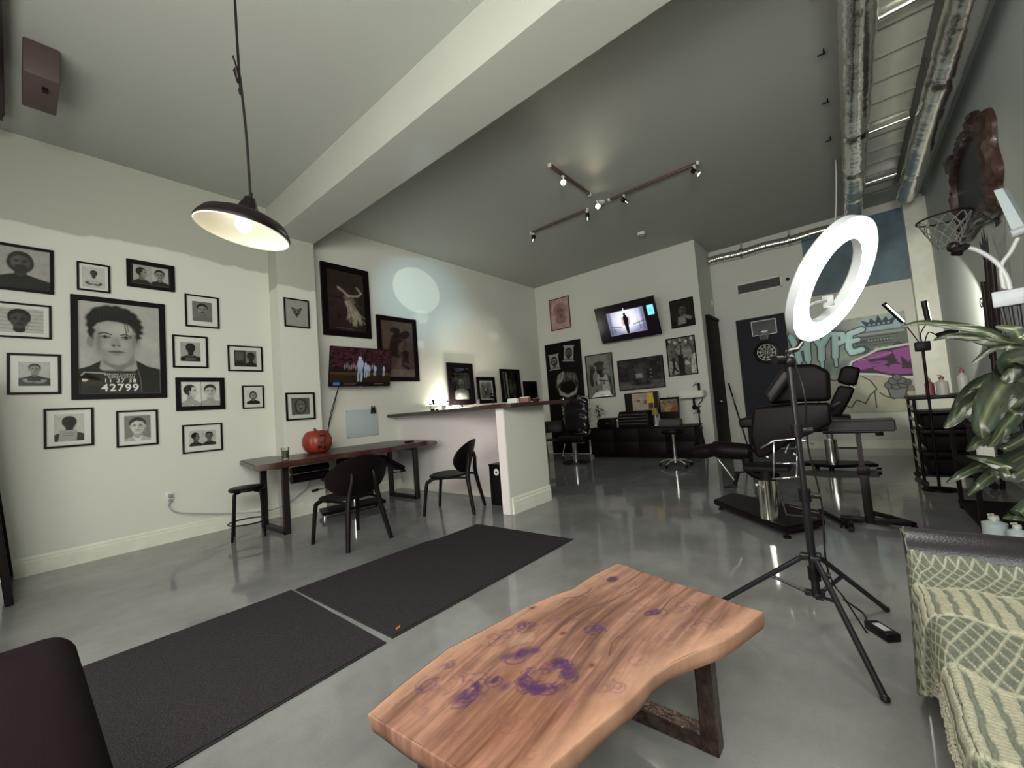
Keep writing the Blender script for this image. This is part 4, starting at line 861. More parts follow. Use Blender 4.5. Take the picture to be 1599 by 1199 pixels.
def scrib(cx, cy, r, n, seed, c=INK, wd=.006, op=.8):
    rr = random.Random(seed)
    for _ in range(n):
        a0 = rr.random()*6.28; rad = r*(.25+.75*rr.random()); k = 1.+3*rr.random(); ox, oy = rr.uniform(-.4, .4)*r, rr.uniform(-.4, .4)*r
        pts = [(cx+ox+rad*(1-.5*i/9)*math.cos(a0+k*i/9), cy+oy+.8*rad*(1-.5*i/9)*math.sin(a0+k*i/9)) for i in range(10)]
        q.line(pts, wd*(.6+rr.random()), c, op, .006)
def ring_scrib(cx, cy, r, n, seed):
    rr = random.Random(seed)
    for _ in range(n):
        a0 = rr.random()*6.28; ox, oy = r*math.cos(a0), r*.85*math.sin(a0)
        if a0 > 1.0 and a0 < 1.8: continue
        q.ell(cx+ox, cy+oy, .016+.014*rr.random(), .005+.007*rr.random(), INK, .006, .65, rr.random()*180); scrib(cx+ox, cy+oy, .05, 4, rr.random(), wd=.005)
ring_scrib(.60, .40, .115, 34, 3); scrib(.60, .42, .10, 6, 4, wd=.004)
q.ell(.66, .63, .05, .04, INK, .03, .85); q.ell(.60, .67, .035, .03, INK, .03, .75); q.ell(.72, .60, .03, .028, INK, .02, .8); scrib(.66, .63, .09, 5, 8)
q.ell(.27, .62, .05, .05, INK, .03, .7); scrib(.27, .62, .10, 6, 9); scrib(.36, .72, .16, 4, 10, wd=.004, op=.6); ring_scrib(.39, .60, .05, 6, 12); q.ell(.43, .50, .03, .02, INK, .02, .7)
scrib(.22, .86, .07, 7, 13, wd=.005, op=.55); scrib(.38, .88, .05, 6, 14, op=.6, wd=.005); scrib(.70, .86, .10, 8, 15, op=.55, wd=.005); scrib(.86, .84, .07, 7, 16, wd=.006); q.ell(.86, .87, .035, .025, INK, .02, .6)
q.line([(.86, .80), (1.02, .74), (1.12, .62), (1.10, .46)], .005, INK, .6); scrib(1.07, .50, .06, 10, 17, wd=.007)
q.ell(1.42, .42, .03, .035, INK, .02, .7); scrib(1.42, .42, .07, 9, 18, wd=.006); scrib(1.60, .32, .09, 9, 19, wd=.004, op=.5); scrib(1.45, .18, .12, 6, 20, wd=.003, op=.5)
q.ell(1.62, .86, .045, .035, INK, .015, .9); scrib(1.60, .86, .07, 8, 23, wd=.005, op=.55); scrib(1.3, .85, .08, 7, 24, wd=.003, op=.45)
scrib(.75, .12, .10, 8, 25, (96, 62, 70), .005, .6); scrib(.52, .18, .09, 8, 26, (96, 62, 70), .005, .55); scrib(.30, .30, .14, 9, 27, (92, 58, 52), .004, .4); scrib(.95, .12, .06, 4, 28, wd=.003, op=.4)
rq = random.Random(77)
for _ in range(46): scrib(rq.uniform(.08, 1.75), rq.uniform(.08, .92), rq.uniform(.03, .09), 3, rq.random(), rq.choice([(92, 58, 60), (84, 52, 84), (98, 62, 52)]), .004, .42)
CK = (52, 28, 20)
q.line([(1.0, .66), (1.2, .72), (1.42, .70), (1.62, .66), (1.85, .68)], .006, CK, .9, .003); q.line([(1.42, .40), (1.64, .44), (1.85, .42)], .006, CK, .9, .003); q.line([(.92, .26), (1.02, .33), (1.1, .36)], .006, CK, .9, .004); q.line([(1.22, .93), (1.30, .88), (1.42, .9)], .010, CK, .7, .006)
for cx, cy in ((.93, .60), (1.02, .97), (.80, .28)): q.ell(cx, cy, .022, .018, (96, 56, 36), .012, .8); q.ell(cx, cy, .008, .007, (50, 28, 20), .01, .9)
q.poly([(.66, .74), (.76, .80), (.86, .74), (.78, .68)], (176, 150, 132), .01, .22)
K = q.K
# closed slab: top sheet, rolled edge and underside, all in one surface
drop = [(0, 0), (.002, -.0015), (.003, -.006), (.001, -.03), (-.006, -.050), (-.010, -.052)]
def rim(a):  # a: (rows, cols, comp) -> perimeter sequence
    return np.concatenate([a[0, :], a[1:, -1], a[-1, -2::-1], a[-2:0:-1, 0]])
Pt = np.stack([Xg, Yg, np.full(Xg.shape, ZT)+.0012*np.sin(Yg*46)], -1)
top = colgrid('slab_top', Pt, K, vcmat('slab_wood', .5, spec=.16), t, world=True)
pr_ = rim(Pt); kr = rim(K); cen = np.array([1.15, .68]); rows = []; kro = []
dirv = pr_[:, :2]-cen; dirv /= np.linalg.norm(dirv, axis=1)[:, None]; wob = np.sin(np.arange(len(pr_))*.031)*.004
for o_, z_ in drop:
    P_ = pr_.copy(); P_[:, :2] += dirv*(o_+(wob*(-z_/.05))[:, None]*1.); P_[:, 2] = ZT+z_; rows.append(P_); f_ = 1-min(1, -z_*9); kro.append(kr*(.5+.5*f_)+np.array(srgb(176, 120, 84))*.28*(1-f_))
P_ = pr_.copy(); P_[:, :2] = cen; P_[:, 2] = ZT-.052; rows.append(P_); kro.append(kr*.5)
rw = np.stack(rows); kw = np.stack(kro); rw = np.concatenate([rw, rw[:, :1]], 1); kw = np.concatenate([kw, kw[:, :1]], 1)
colgrid('live_edge', rw, kw, vcmat('slab_wood', .38), t, world=True)
m_leg = mat('worn_brown_steel', (.055, .035, .028), .32, .55, noise=.5, nscale=30, bump=.3, bscale=60)
for x, y0, y1 in ((1.50, .475, .90), (.74, .60, 1.0)):
    mb = MB(); zt = ZT-.053; s_ = .062
    mb.box((x, (y0+y1)/2, .028), (.061, y1-y0-.05, .055), bev=.003, seg=1).box((x, (y0+y1)/2, zt-.022), (.061, y1-y0-.05, .04), bev=.003, seg=1)
    for yy in (y0, y1): mb.box((x, yy, zt/2), (.065, .055, zt), bev=.004, seg=1)
    mb.build('leg_frame', m_leg, t, world=True)

# ---- floor mats
m_mat = mat('entrance_mat', (.016, .012, .014), .95, col2=(.050, .042, .046), nscale=170, bump=.6, bscale=260, spec=.08)
def floormat(label, pts):
    c = sum((Vector((*p, 0)) for p in pts), Vector())/len(pts); t = thing('floor_mat', label, 'mat', (c.x, c.y, 0), 0, 'black entrance mats laid end to end')
    MB().prism([(p[0]-c.x, p[1]-c.y) for p in pts], 0.001, .006).build('rubber_backing', m_rubber, t)
    MB().prism([((p[0]-c.x)*.985, (p[1]-c.y)*.985) for p in pts], .006, .011, bev=.002).build('pile', m_mat, t)
floormat('black ribbed floor mat running under the lower left of the view, nearest', [(.15, 3.30), (1.285, 3.285), (1.262, 2.04), (.15, 2.01)])
floormat('black ribbed floor mat nearer the bar, beyond the first mat', [(1.30, 3.265), (2.45, 3.24), (2.62, 3.19), (3.13, 3.185), (3.15, 2.015), (1.305, 2.05)])
o = MB().prism([(0, 0), (.03, .008), (.045, .03), (.02, .022), (.005, .018)], 0, .003).build('dry_leaf', mat('orange_leaf', (.35, .10, .03), .7)); o.location = (1.36, 2.09, .0112); tag(o, 'tiny orange dry leaf on the corner of the far mat', 'leaf')

# ---- bar top
t = thing('bar_top', 'dark live-edge wooden bar top slab resting on the half wall', 'counter top', (4.1, 4.5, 1.216))
BT = [(3.985, 6.04), (3.97, 5.6), (3.93, 5.0), (3.84, 4.5), (3.80, 4.1), (3.66, 3.7), (3.50, 3.35), (3.47, 3.1), (3.52, 2.93), (3.8, 2.86), (4.2, 2.84), (4.55, 2.80), (4.62, 2.95), (4.55, 3.3), (4.58, 4.2), (4.52, 5.0), (4.56, 6.04)]
MB().prism([(x-4.1, y-4.5) for x, y in BT], .0, .045, bev=.006).build('slab', m_barwood, t)
for y in (5.2, 4.2, 3.4): MB().box((.02+.0, y-4.5, -.012+.01), (.01, .01, .001)).build('shim', m_black, t) if False else None
ZB = 1.262
# items on the bar
t = thing('card_stand', 'small wire stand with a dark card, left end of the bar top', 'card holder', (4.15, 5.02, ZB))
mb = MB()
for s_ in (-1, 1): mb.tube([(0, s_*.06, 0), (0, s_*.065, .10), (.01, s_*.065, .115)], .003, 6)
mb.tube([(0, -.06, .1), (0, .06, .1)], .003, 6).tube([(0, -.06, .003), (0, .06, .003)], .003, 6); mb.build('wire_frame', m_darksteel, t)
MB().box((.01, .0, .13), (.012, .035, .08), (0, -8, 0)).box((0, .0, .105), (.04, .15, .014), bev=.004).build('dark_card', m_frame, t)
MB().box((0, .02, .015), (.05, .05, .03), bev=.006).box((.02, -.06, .012), (.04, .04, .024), bev=.005).build('clip_base', m_black, t)
o = MB().box((0, 0, .045), (.004, .09, .07), (0, 12, 0)).box((-.01, 0, .004), (.06, .09, .006)).build('tilted_card', mat('pale_card', (.35, .38, .34), .6)); o.location = (4.2, 4.83, ZB); tag(o, 'pale grey card propped beside the wire stand on the bar', 'card')
t = thing('desk_lamp_arm', 'thin silver jointed lamp arm lying across the bar top before the tall frame', 'lamp', (4.18, 4.25, ZB))
MB().tube([(.0, .47, .125), (0, .15, .035)], .007).tube([(0, .15, .04), (0, -.16, .045)], .006).tube([(0, .15, .025), (0, -.16, .028)], .004).build('arm', m_steel, t)
MB().ell((0, .15, .033), (.018, .018, .018)).ell((0, .47, .128), (.012, .012, .012)).build('joint', m_black, t)
MB().cyl((0, -.17, 0), (0, -.17, .09), .006).cyl((0, -.2, 0), (0, -.2, .11), .005).cyl((0, -.185, 0), (0, -.185, .012), .05).build('base', m_steel, t)
t = thing('flower_ornament', 'small dark flower-like ornament on the bar in front of the tall frame', 'ornament', (4.40, 3.98, ZB))
mb = MB()
for i in range(11):
    a_ = i*.9; mb.ell((.02*math.cos(a_), .035*math.sin(a_), .14+.03*math.cos(i*2.1)), (.02, .022, .016), 8)
mb.build('petals', m_black, t); MB().cyl((0, 0, 0), (0, 0, .13), .004).cyl((0, 0, 0), (0, 0, .008), .03).build('stem', m_darksteel, t)
for lab, y, d_, m_, nm, ct in (('white box of cards on the bar above the half wall end', 3.24, (.05, .15, .055), m_whitep, 'card_box', 'box'), ('brown card tray on the bar right of the white box', 3.05, (.06, .13, .06), mat('brown_card', (.18, .10, .07), .6), 'card_tray', 'tray')):
    t = thing(nm, lab, ct, (3.95, y, ZB)); MB().box((0, 0, d_[2]/2), d_, bev=.004).build('body', m_, t); MB().box((-.005, 0, d_[2]+.004), (d_[0]*.7, d_[1]*.9, .008)).build('cards', m_matboard, t)
t = thing('stone_bowl', 'low brown bowl of pebbles at the right end of the bar top', 'bowl', (3.98, 2.91, ZB))
MB().lathe([(0, 0), (.03, 0), (.055, .03), (.058, .03), (.035, .003), (0, .006)], n=24).build('bowl', m_barwood, t)
mb = MB()
for i in range(9): mb.ell((.025*math.cos(i*2.4), .025*math.sin(i*2.4), .03+.006*(i % 3)), (.014, .012, .010), 8)
mb.build('pebbles', mat('pebbles', (.10, .05, .04), .5), t)
# LED bar shining up the wall behind the bar
t = thing('light_bar', 'lit strip lamp on the ledge behind the bar, washing the wall', 'lamp', (5.05, W-.07, 1.352))
MB().box((0, 0, .012), (.5, .03, .022), bev=.004).build('housing', m_whitep, t); MB().box((0, 0, .027), (.46, .018, .006)).build('diffuser', mat('led_strip', (1, .95, .85), .4, emit=(1, .92, .75, 14)), t)

# ---- live edge desk
t = thing('live_edge_desk', 'long red-brown live-edge slab desk along the wall with steel frame legs', 'desk', (2.85, 5.4, 0))
DK = [(1.80, 6.0), (1.58, 4.84)] + [(1.58+.1*i, 4.83-.05*math.sin(i*.5)-.02*math.sin(i*1.3)-.055*math.sin(math.pi*i/24)) for i in range(1, 24)] + [(3.97, 4.76), (4.12, 5.4), (4.10, 6.02), (2.79, 6.02), (2.79, 5.75), (2.2, 5.75), (2.2, 6.02)]
MB().prism([(x-2.85, y-5.4) for x, y in DK], .755, .82, bev=.012).build('slab', m_deskwood, t)
for x, in ((1.93,), (3.72,)):
    mb = MB(); x -= 2.85
    for y, lx in ((4.98, 0), (5.62, -.0)): mb.box((x+lx, y-5.4, .377), (.07, .045, .755), bev=.004, seg=1)
    mb.box((x, -.1, .025), (.07, .68, .05), bev=.004, seg=1).box((x, -.1, .735), (.07, .60, .04), bev=.004, seg=1)
    mb.build('leg_frame', m_darksteel, t)
DT = .8205
# things on the desk
t = thing('pumpkin', 'orange-red pumpkin with a glossy dark painted mark, on the desk', 'pumpkin', (2.56, 5.52, DT))
vs_ = []; n, k = 64, 24; rp, hp = .185, .168
for i in range(k+1):
    ph = math.pi*i/k
    for j in range(n):
        a_ = 2*math.pi*j/n; g = 1-.045*abs(math.cos(a_*6))**.5*-1-.05; r_ = rp*math.sin(ph)**.85*(g if 0 < i < k else 1)
        z = hp*math.cos(ph)*(1-.22*math.exp(-(math.sin(ph)/.35)**2)); vs_.append((r_*math.cos(a_), r_*math.sin(a_), z+hp*.80))
zm = min(v[2] for v in vs_); vs_ = [(x, y, z-zm) for x, y, z in vs_]
fs = [(i*n+j, (i+1)*n+j, (i+1)*n+(j+1) % n, i*n+(j+1) % n) for i in range(k) for j in range(n)]
MB().add(vs_, fs, True).build('rind', mat('pumpkin_rind', (.21, .026, .012), .42, noise=.3, nscale=14), t)
MB().tube([(0, 0, .23), (0, 0, .265), (-.01, -.004, .29), (-.035, -.012, .315)], [.028, .018, .013, .016], 8, sub=4).build('stem', mat('pumpkin_stem', (.10, .05, .03), .8), t)
m_gloss = mat('dark_gloss_paint', (.03, .008, .010), .12)
MB().tube([(.03, -.175, .21), (.0, -.190, .12), (-.01, -.188, .11)], .012, 8, sub=3).tube([(-.045, -.168, .22), (-.04, -.182, .15), (-.03, -.187, .12)], .010, 8, sub=3).tube([(.03, -.172, .22), (-.045, -.166, .225)], .013, 8).ell((-.055, -.172, .085), (.035, .012, .018)).ell((.0, -.187, .075), (.025, .010, .022)).build('painted_mark', m_gloss, t)
t = thing('drink_glass', 'glass of dark green juice standing on the left end of the desk', 'glass', (2.0, 5.12, DT))
MB().lathe([(0, 0), (.036, 0), (.043, .135), (.040, .135), (.034, .008), (0, .008)], n=28).build('tumbler', glass_mat('tumbler_glass', (.92, .95, .93), 1), t)
MB().lathe([(0, .009), (.0335, .009), (.0385, .10), (0, .10)], n=28).build('drink', mat('green_juice', (.045, .05, .02), .3), t)
o = MB().box((0, 0, .012), (.17, .05, .022), bev=.006).build('remote_control', m_plastic); o.location = (3.72, 5.10, DT); o.rotation_euler = (0, 0, R(15)); tag(o, 'black remote control lying on the right part of the desk', 'remote control')
# cables and outlet
t = thing('wall_outlet', 'white wall outlet low on the left wall with a plugged-in adapter', 'outlet', (1.117, W-.001, .50))
MB().box((0, -.004, 0), (.075, .008, .12), bev=.002).build('plate', m_whitep, t); MB().box((-.0, -.03, .02), (.04, .045, .035), bev=.005).box((.0, -.025, -.035), (.03, .035, .03), bev=.005).build('plug', m_greyp, t)
o = MB().tube([(1.117, 6.02, .465), (1.10, 6.01, .40), (1.16, 5.98, .33), (1.35, 5.95, .27), (1.7, 5.93, .19), (2.1, 5.74, .17), (2.45, 5.70, .34), (2.62, 5.80, .50), (2.9, 5.90, .60)], .006, 8, sub=8).build('extension_cord', m_greyp); tag(o, 'grey cord looping from the wall outlet along the wall to the desk', 'cord')
o = MB().tube([(3.12, 5.93, 1.76), (3.02, 5.99, 1.35), (2.93, 6.02, 1.0), (2.90, 6.02, .83)], .006, 8, sub=6).tube([(3.12, 5.93, 1.76), (2.99, 6.0, 1.30), (2.96, 6.02, 1.0), (2.97, 6.0, .83)], .005, 8, sub=6).build('power_cord', m_plastic, TV1, world=True)

# ---- dining chairs with oval backs
def oval_chair(label, loc, rz):
    t = thing('dining_chair', label, 'chair', loc, rz, 'black oval-backed chairs at the desk')
    seat = []; n = 40
    for i in range(n):
        a_ = 2*math.pi*i/n; ex = .27; s_ = math.copysign(abs(math.cos(a_))**.75, math.cos(a_)); c_ = math.copysign(abs(math.sin(a_))**.75, math.sin(a_)); seat.append((.25*s_*(1+.08*c_), .235*c_+.02))
    MB().prism(seat, .440, .462, bev=.008).build('seat', m_blackwood, t)
    # curved oval back: ellipse bent around a vertical axis, leaning back
    NU_, NV_ = 28, 18; P = []
    for sd in (0, 1):
        for i in range(NV_+1):
            rr = i/NV_
            for j in range(NU_):
                a_ = 2*math.pi*j/NU_; x = .335*rr*math.cos(a_); z = .20*rr*math.sin(a_); y = -.255-.11*(z/.20)*.5+.9*x*x+(-.016 if sd else 0); P.append((x, y, .665+z))
    fs = []
    for sd in (0, 1):
        o_ = sd*(NV_+1)*NU_
        for i in range(NV_):
            for j in range(NU_):
                f = (o_+i*NU_+j, o_+i*NU_+(j+1) % NU_, o_+(i+1)*NU_+(j+1) % NU_, o_+(i+1)*NU_+j); fs.append(f if sd else f[::-1])
    a0 = NV_*NU_; b0 = (NV_+1)*NU_+NV_*NU_
    for j in range(NU_): fs.append((a0+j, a0+(j+1) % NU_, b0+(j+1) % NU_, b0+j))
    MB().add(P, fs, True).build('backrest', m_blackwood, t)
    for s_ in (-1, 1):
        MB().tube([(s_*.20, .17, .425), (s_*.222, .215, .40), (s_*.232, .24, .35), (s_*.25, .285, 0)], [.020, .022, .022, .018], 10, sub=3).build('leg', m_blackwood, t)
        MB().tube([(s_*.115, -.262, .70), (s_*.125, -.275, .62), (s_*.165, -.262, .42), (s_*.235, -.335, 0)], [.017, .024, .027, .020], 10, sub=3).build('leg', m_blackwood, t)
        MB().tube([(s_*.20, .17, .425), (s_*.175, -.1, .43), (s_*.165, -.25, .42)], .014, 8, sub=3).build('seat_rail', m_blackwood, t)
    return t
oval_chair('black oval-backed chair at the desk, seen from behind', (2.16, 4.02, 0), 2)
oval_chair('black oval-backed chair turned sideways near the bar end of the desk', (3.46, 3.92, 0), 28)
# ---- stool
t = thing('round_stool', 'round black metal stool at the left end of the desk', 'stool', (1.665, 5.34, 0))
MB().lathe([(0, .515), (.165, .515), (.178, .528), (.178, .545), (.165, .558), (0, .562)], n=36).build('seat', m_black, t)
for i, a_ in enumerate((205, 300, 20, 115)):
    c_, s_ = math.cos(R(a_)), math.sin(R(a_)); MB().tube([(.09*c_, .09*s_, .508), (.155*c_, .155*s_, .495), (.172*c_, .172*s_, .45), (.205*c_, .205*s_, 0)], .0115, 10, sub=4).build('leg', m_black, t)
MB().tube([(.187*math.cos(i*.1745), .187*math.sin(i*.1745), .17) for i in range(36)], .008, 8, closed=True).build('foot_ring', m_black, t)
# ---- padded black chair under the desk (back view hidden by the dining chair)
t = thing('padded_work_chair', 'low black padded reclining chair pushed under the desk', 'reclining chair', (2.95, 5.36, 0))
MB().prism([(-.52, -.16), (.30, -.30), (.42, .06), (-.40, .18)], .045, .085, bev=.006).build('base_plate', m_black, t)
for x, y in ((-.48, -.14), (.27, -.26), (.36, .04), (-.36, .15)): MB().cyl((x, y, 0), (x, y, .046), .022, .014).build('foot', m_chrome, t)
MB().cyl((-.02, -.06, .08), (-.02, -.06, .40), .055, n=24).build('column', m_chrome, t)
MB().box((-.02, -.06, .42), (.34, .3, .05), bev=.01).build('seat_plate', m_black, t)
MB().box((-.10, -.05, .50), (.62, .36, .12), bev=.05, seg=4).build('seat', m_leather, t)
MB().tube([(-.85, -.12, .56), (-.40, -.12, .56)], .052, 18).tube([(-.85, -.12, .66), (-.40, -.12, .66)], .042, 18).build('bolster', m_leather, t)
MB().box((.50, -.1, .56), (.42, .32, .07), (0, 32, 0), bev=.03, seg=3).build('leg_rest', m_leather, t)
MB().box((.02, .02, .66), (.46, .10, .15), (15, 0, 0), bev=.045, seg=4).build('backrest', m_leather, t)
MB().tube([(-.42, -.22, .40), (-.60, -.26, .40)], .006).tube([(-.60, -.26, .4), (-.68, -.275, .4)], .016).build('lever', m_black, t)
MB().tube([(.42, -.2, .42), (.60, -.24, .42)], .006).tube([(.60, -.24, .42), (.68, -.25, .42)], .014).build('lever', m_black, t)

# ---- bin and dried fronds by the bar end
t = thing('waste_bin', 'tall narrow black bin with a white round sticker, beside the bar end', 'bin', (3.96, 3.50, 0))
MB().box((0, 0, .25), (.22, .30, .50), bev=.015).build('body', m_plastic, t); MB().box((0, 0, .505), (.225, .305, .02), bev=.006).build('lid', m_black, t)
MB().cyl((-.1105, .02, .42), (-.113, .02, .42), .042, n=28).build('sticker', m_whitep, t); MB().prism([(-.02, -.014), (0, .018), (.02, -.014)], 0, .002, Matrix(((0, 0, -1, -.113), (-1, 0, 0, .02), (0, 1, 0, .42), (0, 0, 0, 1)))).build('sticker_mark', m_black, t)
t = thing('dried_fronds', 'dark spiky fronds standing on the bin against the bar wall', 'plant', (4.06, 3.42, .516))
MB().tube([(0, 0, 0), (.0, .01, .3), (-.01, .02, .62)], .004, 6, sub=3).build('stalk', m_darksteel, t)
mb = MB()
for i in range(34):
    z = .34+.29*i/34; a_ = i*2.4; L = .07+.03*random.random(); c_, s_ = math.cos(a_), math.sin(a_); p0 = Vector((0, .015, z)); d_ = Vector((c_*L, s_*L, .02))
    mb.tube([p0, p0+d_*.5+Vector((0, 0, .012)), p0+d_], [.002, .006, .001], 5)
mb.build('fronds', mat('dark_leaf', (.03, .04, .03), .6), t)
# ================================================================== RING LIGHT
PC = Vector((2.485, .223, 0))
t = thing('ring_light', 'large glowing ring light on a tall black tripod stand', 'ring light', PC)
m_stand = mat('stand_black', (.012, .011, .013), .28, .3)
lean = Vector((.02, 0, 1.30))
MB().cyl((0, 0, .17), (.004, 0, .66), .018, n=18).build('lower_pole', m_stand, t)
MB().cyl((.004, 0, .66), (.02, 0, 1.33), .0135, n=18).build('upper_pole', m_stand, t)
for z in (.28, .66, .98): MB().cyl((.005, 0, z-.03), (.005, 0, z+.03), .026, n=18).box((.005, -.03, z), (.02, .03, .025), bev=.004).cyl((.005, -.04, z), (.005, -.065, z), .014).build('collar', m_plastic, t)
feet = [(2.876, -.033), (2.067, .012), (2.51, .70)]
for fx_, fy in feet:
    f = Vector((fx_, fy, .012))-PC; f.z = .012; dn = Vector((f.x, f.y, 0)).normalized(); top = dn*.035+Vector((0, 0, .36)); mid = top.lerp(f, .36)
    MB().cyl(top, f, .0125, n=12).ell(f, (.017, .017, .014), 10).box((dn.x*.03, dn.y*.03, .36), (.04, .04, .03), bev=.006).build('leg', m_stand, t)
    MB().box((dn.x*.03, dn.y*.03, .185), (.035, .035, .025), bev=.005).cyl(dn*.03+Vector((0, 0, .185)), mid, .009, n=8).ell(mid, (.012, .012, .012), 8).build('brace', m_stand, t)
RC = Vector((2.684, -.0045, 1.713)); NRM = Vector((-.2926, -.8147, -.5006)).normalized()   # lit face looks along NRM
upv = (Vector((0, 0, 1))-NRM*NRM.z).normalized(); sdv = upv.cross(NRM).normalized(); RO, RI = .315, .218
MR = Matrix((sdv, NRM, upv)).transposed().to_4x4(); MR.translation = RC-PC
def ringlathe(prof, n=96):
    mb = MB(); vs_ = []; 
    for r, d_ in prof:
        for i in range(n): a_ = 2*math.pi*i/n; vs_.append((r*math.cos(a_), d_, r*math.sin(a_)))
    mb.add(vs_, [(k*n+i, k*n+(i+1) % n, ((k+1) % len(prof))*n+(i+1) % n, ((k+1) % len(prof))*n+i) for k in range(len(prof)) for i in range(n)], True, 0, MR); return mb
ringlathe([(RI-.004, -.012), (RI-.004, -.052), (RI+.008, -.062), (RO-.008, -.062), (RO+.004, -.052), (RO+.004, -.012)]).build('housing', mat('ring_housing', (.45, .47, .48), .35), t)
ringlathe([(RI, -.011), (RI, .0), (RI+.01, .006), (RO-.01, .006), (RO, .0), (RO, -.011)]).build('diffuser', mat('ring_glow', (1, .97, .88), .4, emit=(1, .95, .82, 10)), t)
bt = MR @ Vector((0, -.04, -RO)); tp = Vector((.02, 0, 1.33))
MB().tube([tp, tp+Vector((.01, .0, .05)), bt.lerp(tp, .4)+Vector((0, 0, -.01)), bt], .013, 12, sub=4).ell(tp, (.03, .03, .035), 14).cyl(tp+Vector((-.03, .03, .01)), tp+Vector((-.065, .055, .01)), .022, n=16).build('swivel_neck', m_plastic, t)
MB().tube([MR @ Vector((x, -.02, z)) for x, z in ((-RI*.72, -RI*.72), (-.10, -.12), (0, -.10), (.02, -.10))], .007, 8, sub=4).box(MR @ Vector((.045, -.02, -.10)), (.05, .05, .06), bev=.008).build('phone_holder', m_greyp, t)
MB().tube([PC+Vector((.03, -.02, 1.32)), PC+Vector((-.02, -.05, 1.15)), PC+Vector((.03, -.035, .9)), PC+Vector((.05, -.06, .62)), PC+Vector((.04, -.05, .34)), PC+Vector((.06, -.07, .22)), PC+Vector((.10, -.10, .15)), (2.56, .06, .03), (2.565, .05, .012)], .004, 6, sub=8).build('power_cord', m_plastic, t, world=True)
t = thing('power_adapter', 'black power adapter block with white label lying on the floor by the tripod', 'power adapter', (2.60, -.005, 0), 38)
MB().box((0, 0, .020), (.13, .065, .036), bev=.006).build('body', m_plastic, t); MB().box((0, 0, .0385), (.07, .035, .0006)).build('label_sticker', m_greyp, t)
mb = MB()
for i in range(3): mb.box((0, -.010+i*.010, .0392), (.055, .003, .0004))
mb.build('label_print', m_whitep, t)
MB().tube([(.065, 0, .02), (.10, -.01, .02), (.16, -.05, .01), (.22, -.07, .005), (.34, -.08, .005)], .004, 6, sub=5).build('mains_lead', m_plastic, t)

# ================================================================== SOFA (right) WITH THROW
t = thing('leather_sofa', 'black leather sofa at the lower right, partly under a knitted throw', 'sofa', (1.5, -.62, 0))
MB().box((1.35-1.5, -.62+.62, .20), (1.66, .96, .34), bev=.03, seg=3).build('base', m_leather, t)
MB().box((1.32-1.5, -.57+.62, .41), (1.60, .86, .11), bev=.045, seg=4).build('seat_cushion', m_leather, t)
mb = MB(); mb.box((2.37-1.5, -.62+.62, .25), (.22, .96, .42), bev=.04, seg=4); mb.tube([(2.37-1.5, -.115+.62, .455), (2.37-1.5, -1.12+.62, .455)], .12, 28).build('armrest', m_leather2, t)
mb = MB(); mb.tube([(2.27-1.5, -.118+.62, .12), (2.25-1.5, -.116+.62, .38), (2.265-1.5, -.118+.62, .50), (2.37-1.5, -.112+.62, .573), (2.47-1.5, -.116+.62, .50)], .008, 8, sub=5).build('arm_piping', m_chrome, t)
MB().box((1.45-1.5, -1.08+.62, .50), (1.9, .22, .74), bev=.06, seg=4).build('backrest', m_leather, t)
for x in (.62, 2.3):
    for y in (-.2, -1.05): MB().cyl((x-1.5, y+.62, 0), (x-1.5, y+.62, .04), .025).build('leg', m_black, t)
# throw: laid across the seat and hanging over its front edge
NA, NB = 360, 330
A = np.linspace(0, 1, NA)[None, :]; B = np.linspace(0, 1, NB)[:, None]      # A: from the arm (x=2.21) towards the camera; B: from the sofa back over the front edge
xx = 2.225-(2.225-.72)*A+0*B
S = B*1.06                                                          # arc length from y=-.95
yfl = .768
yy = np.where(S < yfl, -.90+S, -.90+yfl+.025*np.sin(np.clip((S-yfl)/.10, 0, 1)*math.pi/2)+.010*np.clip((S-yfl-.10)/.2, 0, 1))+0*A+.0*np.clip(S/yfl, 0, 1)**4
zz = np.where(S < yfl, .488+0*S, .488-.055*(1-np.cos(np.clip((S-yfl)/.10, 0, 1)*math.pi/2))-np.clip(S-yfl-.10, 0, 9)*np.clip(.43*(xx-1.40)/.80, .012, .40)/.185)+0*A
hang = np.clip((S-yfl)/.27, 0, 1)
fold = .012*np.sin(xx*23+2*np.sin(B*5))+.006*np.sin(xx*51+1); yy = yy+fold*(.1+.6*hang*np.clip((xx-1.2)/.5, .1, 1)); zz = zz+.010*np.sin(xx*9+B*8)*(1-hang)+.006*np.sin(B*40+xx*7)*(1-hang)
zz = zz+0                    # hem rises towards the camera
zz = zz+.03*np.clip(1-A/.03, 0, 1)*(1-hang)
# bands across the throw, by distance from the arm
d_ = (2.225-xx)+.02*np.sin(B*9)+.012*np.sin(xx*30+B*20); per = .565; ph = (d_ % per)
isl = ((ph > .235) & (ph < .515)).astype(float)*1.0
cream = np.array(srgb(142, 140, 122)); sage = np.array(srgb(88, 92, 80)); deep = np.array(srgb(54, 57, 50))
s_arc = S+0*A
lad = (np.abs(((s_arc+.0015*np.sin(xx*60)) % .040)/.040-.5) < .27).astype(float); ladrow = .85+.15*np.sin(xx*520)
u1 = (s_arc*1.0+(xx*.42)) % .034/.034-.5; u2 = (s_arc*1.0-(xx*.42)) % .034/.034-.5
netl = np.maximum(np.clip(1-np.abs(u1)/.10, 0, 1), np.clip(1-np.abs(u2)/.10, 0, 1)); edge = np.clip(1-np.abs(ph-.235)/.014, 0, 1)+np.clip(1-np.abs(ph-.515)/.014, 0, 1)
rn = rng.random((NB, NA)); 
Ks = lad[..., None]*(cream*ladrow[..., None])+(1-lad[..., None])*sage*1.05; Kn = netl[..., None]*cream+(1-netl[..., None])*(sage*.8+deep*.3*rn[..., None])
